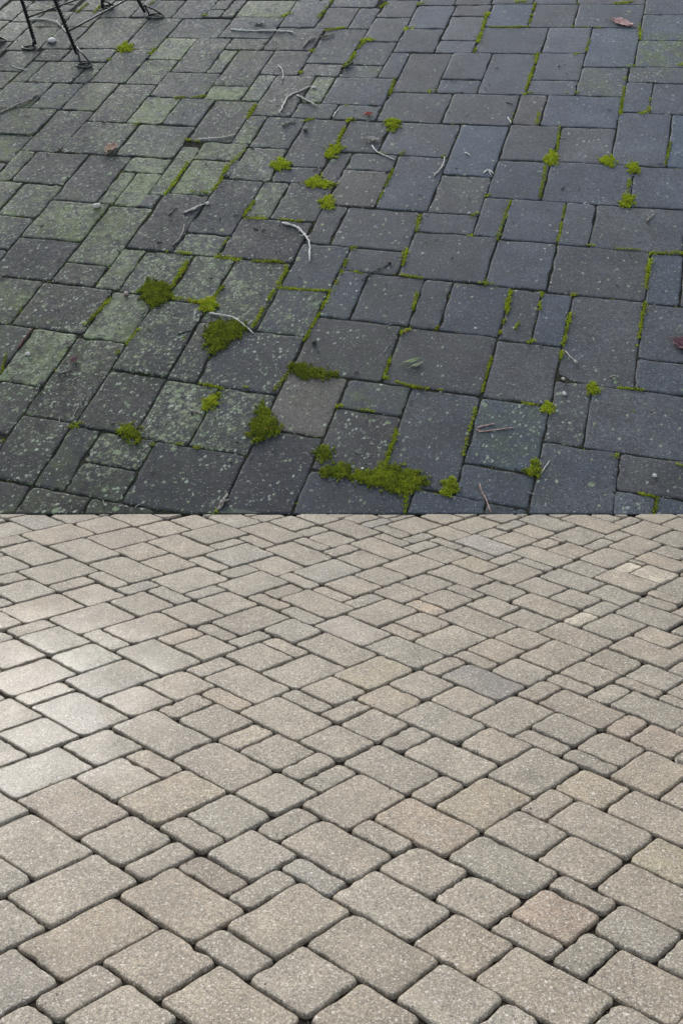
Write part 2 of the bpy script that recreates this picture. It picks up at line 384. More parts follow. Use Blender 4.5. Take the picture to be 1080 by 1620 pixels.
RINGS_CLEAN = [(0, -0.055), (0, -0.007), (0.0010, -0.0022), (0.0030, -0.0005), (0.0075, 0.0)]
RINGS_MOSSY = [(0, -0.09), (0, -0.004), (0.0012, -0.0016), (0.004, -0.0003), (0.014, 0.0)]
CLEAN = """-883 2920 -754 3028 -554 2863 -680 2755
-752 3027 -630 3129 -494 3017 -615 2915
-680 2755 -553 2863 -421 2754 -545 2646
-614 2914 -436 3066 -305 2956 -481 2804
-481 2804 -419 2858 -289 2750 -350 2696
-545 2645 -420 2753 -357 2701 -480 2593
-950 2762 -823 2870 -617 2703 -742 2597
-804 2542 -617 2703 -484 2595 -668 2435
-1064 2871 -946 2971 -822 2871 -940 2772
-1009 2695 -940 2754 -741 2596 -809 2538
-1018 3030 -827 3188 -694 3078 -882 2920
-538 2544 -415 2651 -217 2490 -336 2383
-734 2378 -542 2545 -409 2440 -599 2272
-533 2330 -409 2440 -268 2328 -390 2218
-900 2453 -800 2539 -670 2436 -768 2350
-852 2276 -735 2379 -600 2272 -715 2170
-658 2219 -534 2329 -461 2272 -584 2161
-579 2165 -459 2273 -334 2174 -452 2067
-726 2159 -659 2219 -582 2159 -649 2099
-388 2218 -268 2327 -78 2173 -194 2066
-337 2382 -274 2439 -142 2334 -204 2277
-205 2276 -87 2384 44 2277 -72 2169
-273 2438 -99 2594 28 2490 -143 2334
-275 2538 -159 2642 -100 2594 -216 2490
-413 2650 -354 2701 -218 2590 -276 2539
-348 2697 -233 2798 -105 2691 -218 2590
-418 2857 -303 2957 -175 2850 -289 2750
-298 2954 -180 3056 -58 2952 -174 2850
-232 2798 -116 2900 -49 2843 -164 2741
-164 2741 -49 2843 135 2688 22 2586
-158 2642 -104 2690 21 2586 -31 2538
-117 3003 -5 3100 53 3050 -57 2952
-178 3055 -66 3153 -6 3100 -117 3003
-116 2901 53 3050 181 2939 15 2790
72 2841 185 2942 366 2785 256 2684
15 2790 72 2841 191 2740 135 2689
84 2641 191 2739 318 2631 212 2534
256 2684 361 2780 540 2625 438 2529
180 2947 287 3044 348 2990 242 2894
242 2894 401 3038 523 2930 366 2786
-30 2539 83 2641 264 2491 154 2388
-87 2384 29 2491 222 2332 108 2224
155 2388 266 2491 393 2385 283 2282
108 2223 222 2331 349 2225 236 2118
-72 2168 44 2276 171 2172 57 2064
213 2535 317 2630 437 2529 334 2434
360 2780 471 2882 591 2777 482 2675
471 2882 577 2979 637 2925 533 2828
533 2828 638 2925 813 2769 710 2673
483 2675 591 2776 711 2671 604 2571
489 2576 541 2624 660 2520 610 2473
711 2673 812 2769 920 2671 821 2575
695 2874 802 2974 971 2821 866 2722
577 2979 685 3078 801 2973 695 2875
401 3038 564 3185 684 3077 523 2930
743 3028 891 3165 999 3064 854 2927
856 2928 953 3020 1014 2964 918 2872
603 2569 711 2671 889 2514 784 2413
387 2482 488 2576 608 2473 508 2379
335 2435 386 2482 507 2380 457 2332
282 2280 393 2385 583 2224 474 2119
458 2333 562 2431 625 2377 522 2279
565 2430 660 2520 781 2415 687 2325
520 2277 627 2378 783 2245 678 2143
689 2326 776 2410 854 2343 767 2259
488 2131 583 2222 669 2149 574 2058
269 2149 348 2224 417 2166 339 2092
-1033 3246 -906 3349 -769 3235 -895 3132
-975 3407 -845 3511 -641 3338 -767 3234
-824 3187 -701 3288 -571 3178 -692 3077
-699 3287 -577 3388 -375 3215 -494 3115
-769 3447 -647 3546 -518 3435 -639 3336
-911 3568 -728 3714 -588 3594 -769 3447
-1042 3463 -911 3567 -845 3511 -975 3407
-1172 3362 -1045 3464 -906 3349 -1031 3247
-1180 3581 -996 3727 -859 3611 -1041 3465
-1271 3760 -1140 3863 -989 3734 -1118 3632
-1137 3861 -1010 3960 -860 3831 -986 3732
-993 3725 -861 3830 -728 3715 -859 3611
-922 3885 -860 3933 -721 3813 -783 3764
-1201 3922 -1077 4017 -1011 3960 -1134 3865
-783 3763 -655 3863 -463 3694 -587 3593
-653 3861 -537 3952 -470 3893 -586 3802
-1083 3165 -1009 3226 -896 3133 -970 3072
-628 3129 -569 3178 -436 3066 -494 3017
-1287 3861 -1204 3924 -1135 3866 -1217 3802
-529 3946 -476 3988 -353 3879 -406 3837
-585 3802 -471 3893 -348 3784 -461 3693
-523 3643 -406 3737 -342 3680 -457 3586
-404 3737 -284 3834 -152 3716 -271 3618
-405 3837 -291 3929 -233 3877 -346 3784
-284 3834 -232 3877 -101 3759 -152 3717
-289 3928 -177 4019 -56 3910 -167 3819
-166 3818 -54 3911 132 3742 21 3649
-270 3619 -101 3758 22 3646 -144 3507
-458 3585 -341 3681 -153 3514 -267 3418
-646 3546 -525 3644 -397 3532 -516 3434
-455 3483 -398 3531 -269 3418 -325 3370
-575 3386 -457 3484 -390 3426 -507 3328
-507 3328 -389 3426 -260 3315 -376 3217
-323 3371 -202 3473 -13 3308 -131 3206
-200 3471 -147 3516 -20 3404 -72 3360
-139 3510 -32 3599 86 3493 -19 3404
-373 3218 -260 3315 -192 3257 -305 3160
-305 3160 -191 3257 -68 3152 -180 3054
-493 3115 -372 3217 -182 3056 -300 2953
-130 3207 -16 3305 107 3199 -5 3100
-71 3358 38 3452 98 3399 -11 3306
-12 3303 99 3400 213 3300 103 3203
39 3452 146 3543 265 3437 160 3345
-33 3601 133 3741 250 3634 87 3493
73 3796 185 3890 359 3729 249 3635
146 3544 261 3642 373 3539 261 3441
161 3346 273 3444 445 3289 336 3192
269 3448 375 3539 491 3433 387 3341
105 3204 214 3299 278 3243 170 3147
170 3147 279 3243 454 3087 348 2991
-4 3100 109 3199 287 3044 176 2945
316 3592 426 3686 599 3526 492 3432
260 3643 370 3737 425 3686 316 3592
241 3839 402 3974 519 3863 360 3728
372 3737 421 3779 532 3675 483 3633
421 3778 524 3865 634 3762 533 3675
130 3942 186 3988 296 3885 241 3839
-105 3957 10 4051 185 3890 72 3796
389 3341 549 3482 664 3376 506 3235
484 3633 591 3725 706 3617 600 3525
592 3725 742 3854 856 3745 708 3616
526 3864 634 3956 741 3854 634 3762
551 3482 655 3573 713 3519 609 3428
656 3572 708 3617 821 3511 770 3466
609 3427 713 3519 881 3363 779 3271
562 3285 664 3376 778 3271 678 3180
507 3236 562 3285 679 3178 625 3129
337 3192 446 3290 563 3184 455 3087
710 3615 810 3703 920 3598 821 3511
809 3704 909 3792 1020 3685 922 3597
910 3792 1013 3883 1172 3726 1071 3635
688 3905 791 3994 956 3834 855 3746
847 3941 993 4067 1100 3962 956 3835
771 3466 876 3559 933 3504 830 3411
877 3559 921 3598 1033 3490 990 3451
923 3596 1020 3683 1127 3579 1031 3492
830 3410 935 3504 1093 3354 991 3260
781 3272 880 3362 938 3308 840 3217
839 3216 938 3307 1045 3208 947 3116
677 3177 780 3271 892 3167 791 3074
627 3130 678 3176 791 3073 741 3027
991 3451 1030 3486 1112 3407 1074 3372
1027 3488 1125 3577 1207 3498 1110 3409
1070 3634 1169 3723 1256 3637 1159 3548
1013 3884 1102 3962 1207 3858 1119 3780
1119 3778 1212 3862 1293 3781 1200 3697
-1392 4821 -1200 4958 -1052 4824 -1241 4687
-1237 4688 -1103 4786 -902 4603 -1033 4506
-1102 4787 -913 4921 -772 4790 -957 4655
-957 4654 -835 4743 -706 4624 -825 4534
-1031 4506 -902 4602 -690 4408 -816 4312
-1297 4432 -1107 4572 -957 4438 -1145 4299
-1443 4661 -1315 4754 -1110 4572 -1236 4479
-1602 4888 -1465 4985 -1330 4866 -1465 4768
-1495 5012 -1374 5096 -1211 4952 -1331 4867
-1317 5048 -1189 5136 -1072 5030 -1199 4943
-1188 4948 -1052 5043 -917 4920 -1052 4825
-1051 5043 -926 5129 -780 4994 -903 4908
-1500 4741 -1392 4819 -1319 4754 -1426 4676
-1493 4513 -1375 4599 -1236 4477 -1353 4391
-1384 4367 -1297 4431 -1222 4365 -1308 4301
-1356 4263 -1219 4364 -1080 4242 -1215 4141
-1143 4299 -1014 4395 -949 4337 -1077 4241
-1014 4394 -955 4438 -814 4311 -872 4268
-1078 4239 -949 4335 -811 4212 -938 4116
-872 4267 -755 4356 -693 4300 -809 4211
-1275 4094 -1080 4240 -942 4118 -1134 3973
-1355 4145 -1283 4199 -1215 4140 -1286 4087
-1321 4010 -1245 4067 -1137 3975 -1212 3917
-1073 4015 -882 4159 -735 4028 -922 3885
-880 4157 -755 4252 -612 4123 -734 4028
-900 4909 -776 4997 -648 4877 -770 4789
-754 4253 -693 4300 -550 4171 -610 4124
-825 4532 -706 4621 -574 4498 -690 4409
-835 4742 -709 4833 -511 4647 -633 4555
-858 3933 -673 4074 -539 3955 -720 3813
-772 4993 -658 5074 -534 4957 -647 4875
-706 4832 -532 4958 -394 4827 -566 4700
-612 5033 -500 5115 -346 4968 -456 4886
-454 4887 -334 4976 -153 4803 -271 4713
-450 4783 -391 4827 -269 4711 -327 4667
-566 4699 -452 4783 -398 4733 -512 4648
-574 4600 -398 4732 -265 4606 -437 4473
-634 4552 -573 4598 -438 4473 -498 4427
-498 4426 -386 4511 -318 4447 -429 4362
-387 4511 -267 4603 -139 4480 -256 4389
-755 4357 -574 4495 -429 4361 -607 4223
-493 4310 -320 4444 -194 4326 -364 4192
-606 4223 -493 4310 -434 4256 -546 4168
-553 4161 -434 4254 -301 4133 -419 4039
-672 4074 -557 4164 -418 4038 -530 3948
-364 4192 -306 4237 -178 4119 -235 4073
-305 4237 -196 4323 -133 4263 -241 4178
-477 3991 -300 4132 -178 4020 -352 3879
-259 4385 -203 4429 -72 4305 -127 4261
-332 4976 -227 5054 -102 4932 -206 4854
-419 5035 -318 5111 -246 5041 -347 4966
-329 4665 -212 4754 -25 4573 -139 4483
-206 4852 -102 4931 -45 4876 -149 4797
-213 4756 -160 4796 -35 4675 -87 4635
-155 4790 -45 4874 74 4757 -34 4673
-87 4632 24 4718 84 4659 -26 4573
-29 4569 84 4657 205 4539 94 4450
24 4717 130 4799 309 4622 205 4540
-204 4430 -28 4567 95 4448 -77 4310
-94 4922 14 5004 180 4840 74 4758
-213 5040 -117 5112 1 4997 -94 4925
0 5017 106 5097 181 5024 75 4943
75 4943 185 5027 236 4976 126 4892
128 4894 187 4939 309 4818 250 4773
130 4801 180 4840 301 4719 251 4680
39 4403 154 4495 275 4378 163 4286
-75 4310 40 4402 164 4284 51 4192
-123 4262 -70 4304 51 4191 -1 4149
-1 4148 114 4241 172 4187 58 4094
-240 4178 -128 4266 59 4094 -51 4005
-236 4073 -178 4119 -50 4003 -107 3957
8 4053 173 4187 291 4077 129 3943
113 4243 218 4329 331 4222 228 4136
185 3989 292 4077 401 3974 296 3886
341 4032 456 4128 633 3957 521 3861
188 4938 333 5049 453 4928 309 4817
152 4496 306 4619 426 4501 274 4379
217 4331 331 4424 444 4316 331 4223
230 4136 285 4181 396 4077 341 4032
285 4183 393 4273 502 4169 395 4079
393 4273 447 4318 555 4214 502 4170
455 4129 558 4215 669 4106 568 4020
332 4426 440 4513 604 4352 499 4266
435 4517 534 4596 646 4485 549 4407
307 4619 422 4709 533 4597 421 4507
251 4680 363 4766 420 4709 309 4622
248 4770 356 4854 408 4801 300 4718
358 4854 459 4932 570 4820 470 4742
364 4765 412 4802 522 4692 475 4655
459 4933 609 5052 713 4945 565 4826
346 5038 447 5116 553 5009 453 4930
472 4742 577 4826 739 4661 636 4577
477 4655 522 4691 636 4575 592 4539
592 4538 697 4623 750 4570 645 4485
550 4406 706 4532 814 4425 661 4298
706 4533 751 4571 857 4464 812 4427
503 4266 606 4351 721 4239 619 4155
635 4768 745 4858 845 4755 736 4665
573 4831 666 4906 727 4844 634 4769
667 4909 778 4998 826 4949 716 4859
630 5032 730 5111 811 5027 712 4948
569 4020 670 4106 787 3992 687 3906
662 4298 766 4384 877 4275 774 4188
733 4873 828 4950 934 4839 841 4762
695 4628 795 4710 956 4546 858 4464
791 4714 882 4788 938 4731 848 4656
848 4656 959 4748 1058 4645 949 4553
900 4813 1041 4927 1148 4813 1010 4699
779 5002 890 5089 1041 4929 932 4841
989 4983 1097 5069 1246 4907 1142 4822
1111 5053 1174 5103 1257 5013 1195 4962
1195 4962 1297 5045 1346 4992 1245 4908
1205 4874 1347 4992 1450 4881 1310 4763
1309 5033 1428 5132 1517 5034 1400 4936
1400 4935 1512 5029 1594 4939 1484 4845
1315 4766 1449 4879 1545 4776 1413 4664
1008 4696 1118 4788 1166 4738 1057 4646
1113 4797 1204 4872 1257 4816 1167 4741
1112 4694 1261 4818 1363 4711 1216 4587
963 4564 1113 4691 1219 4581 1071 4454
874 4476 970 4556 1075 4449 981 4369
766 4387 874 4475 1032 4316 927 4227
1084 4465 1168 4537 1218 4486 1134 4414
1134 4413 1237 4502 1339 4395 1238 4307
981 4368 1088 4459 1239 4305 1134 4214
1185 4558 1276 4636 1416 4491 1326 4413
1277 4638 1365 4713 1459 4616 1372 4540
928 4227 1032 4316 1144 4203 1042 4114
775 4188 878 4275 984 4170 882 4082
622 4154 722 4238 885 4078 786 3994
881 4081 984 4170 1042 4112 940 4023
791 3996 885 4076 940 4022 847 3941
994 4070 1103 4165 1255 4013 1148 3917
1104 4167 1161 4216 1260 4116 1204 4066
1152 4226 1196 4265 1296 4164 1252 4125
1195 4268 1335 4390 1423 4298 1285 4176
1204 4065 1272 4125 1326 4071 1259 4010"""
CLEAN_TINT = """104 98 95
106 106 107
82 82 82
106 98 84
94 93 93
111 113 117
94 94 95
100 100 100
100 104 109
85 89 93
90 97 104
121 115 107
92 84 74
107 102 98
79 81 83
72 74 82
71 71 72
108 110 111
87 90 95
102 98 93
90 90 91
106 107 109
122 119 115
95 97 100
66 62 58
97 100 108
94 100 104
100 105 106
79 81 83
102 100 98
97 108 122
95 98 100
86 86 87
105 103 100
118 102 90
106 107 109
105 103 101
82 88 88
92 90 88
107 100 84
112 115 119
85 84 80
101 95 88
107 110 113
83 80 76
111 111 112
97 97 97
111 108 105
97 96 94
111 109 106
96 95 94
110 110 90
116 113 110
112 105 90
91 92 93
104 98 90
105 101 97
83 80 77
112 90 84
102 103 103
105 103 100
78 82 82
78 82 88
96 93 90
101 106 111
85 90 97
100 106 114
84 87 90
84 91 101
82 84 87
104 106 110
95 91 86
85 91 98
113 113 112
85 84 84
95 93 91
104 101 98
109 114 120
130 142 150
111 113 115
92 90 88
90 94 98
122 113 102
86 88 92
108 100 93
105 105 104
96 95 94
122 124 127
96 97 98
107 106 105
90 95 100
101 94 86
88 94 102
93 92 90
92 94 97
103 104 105
111 109 106
111 101 89
91 88 84
89 88 86
109 108 107
93 95 97
105 103 101
121 117 112
77 77 76
88 86 84
103 103 103
97 95 93
103 103 104
123 113 100
110 106 84
74 78 83
98 98 104
86 90 95
100 98 97
85 88 92
122 124 127
89 90 92
64 68 72
106 104 103
114 115 116
112 105 97
119 109 97
104 98 91
126 129 133
90 91 91
109 112 115
90 88 84
90 88 85
98 93 87
86 85 85
83 79 75
81 84 88
88 87 86
98 94 90
88 86 83
85 85 78
103 100 97
89 85 81
86 89 92
117 120 123
99 95 90
93 98 105
91 94 97
120 102 98
112 100 95
96 96 95
74 76 78
97 95 92
98 98 98
80 84 90
127 122 116
95 89 82
113 104 93
96 97 99
90 86 82
104 96 86
90 90 86
86 86 84
98 98 97
113 117 122
86 94 104
92 89 86
108 105 101
121 116 109
93 92 92
94 98 103
83 82 81
111 116 123
106 103 100
114 117 120
117 116 116
86 93 101
109 102 94
90 93 97
107 103 97
85 83 81
85 83 80
125 122 118
86 88 91
102 96 89
112 107 101
98 94 89
106 105 102
78 78 76
106 108 110
86 83 80
111 106 101
89 89 89
97 107 120
118 119 119
88 91 95
114 113 111
115 116 117
108 111 113
75 82 92
109 108 108
97 96 94
110 102 93
94 89 83
76 75 74
112 112 113
92 91 89
109 107 105
90 89 86
99 98 97
108 106 103
114 114 114
100 100 101
80 79 77
124 119 113
97 108 120
90 84 83
109 110 111
119 116 113
108 119 133
94 95 97
97 97 96
85 86 86
112 107 102
107 103 99
88 93 98
99 96 92
88 92 97
107 106 106
99 98 98
97 94 90
88 87 85
120 116 111
123 120 117
87 87 88
138 129 117
85 80 75
92 92 92
103 102 100
98 98 99
115 110 92
94 94 93
101 105 110
90 96 103
115 114 105
85 84 83
115 113 105
123 118 112
109 119 131
72 75 80
99 101 104
98 95 91
103 107 111
89 90 91
115 113 108
88 90 91
89 96 105
88 86 83
95 96 97
95 97 101
118 115 108
116 116 116
105 102 95
102 96 89
94 96 98
81 85 88
112 106 98
88 90 93
91 95 100
105 100 94
127 127 126
86 88 90
88 93 100
102 106 110
104 106 109
101 99 96
100 101 102
99 103 109
81 87 95
220 225 230
150 152 155
119 117 115
110 104 97
91 93 96
98 102 106
93 96 100
102 99 94
113 117 122
180 185 185
84 88 93
100 102 104
114 111 108
88 92 96
113 109 105"""
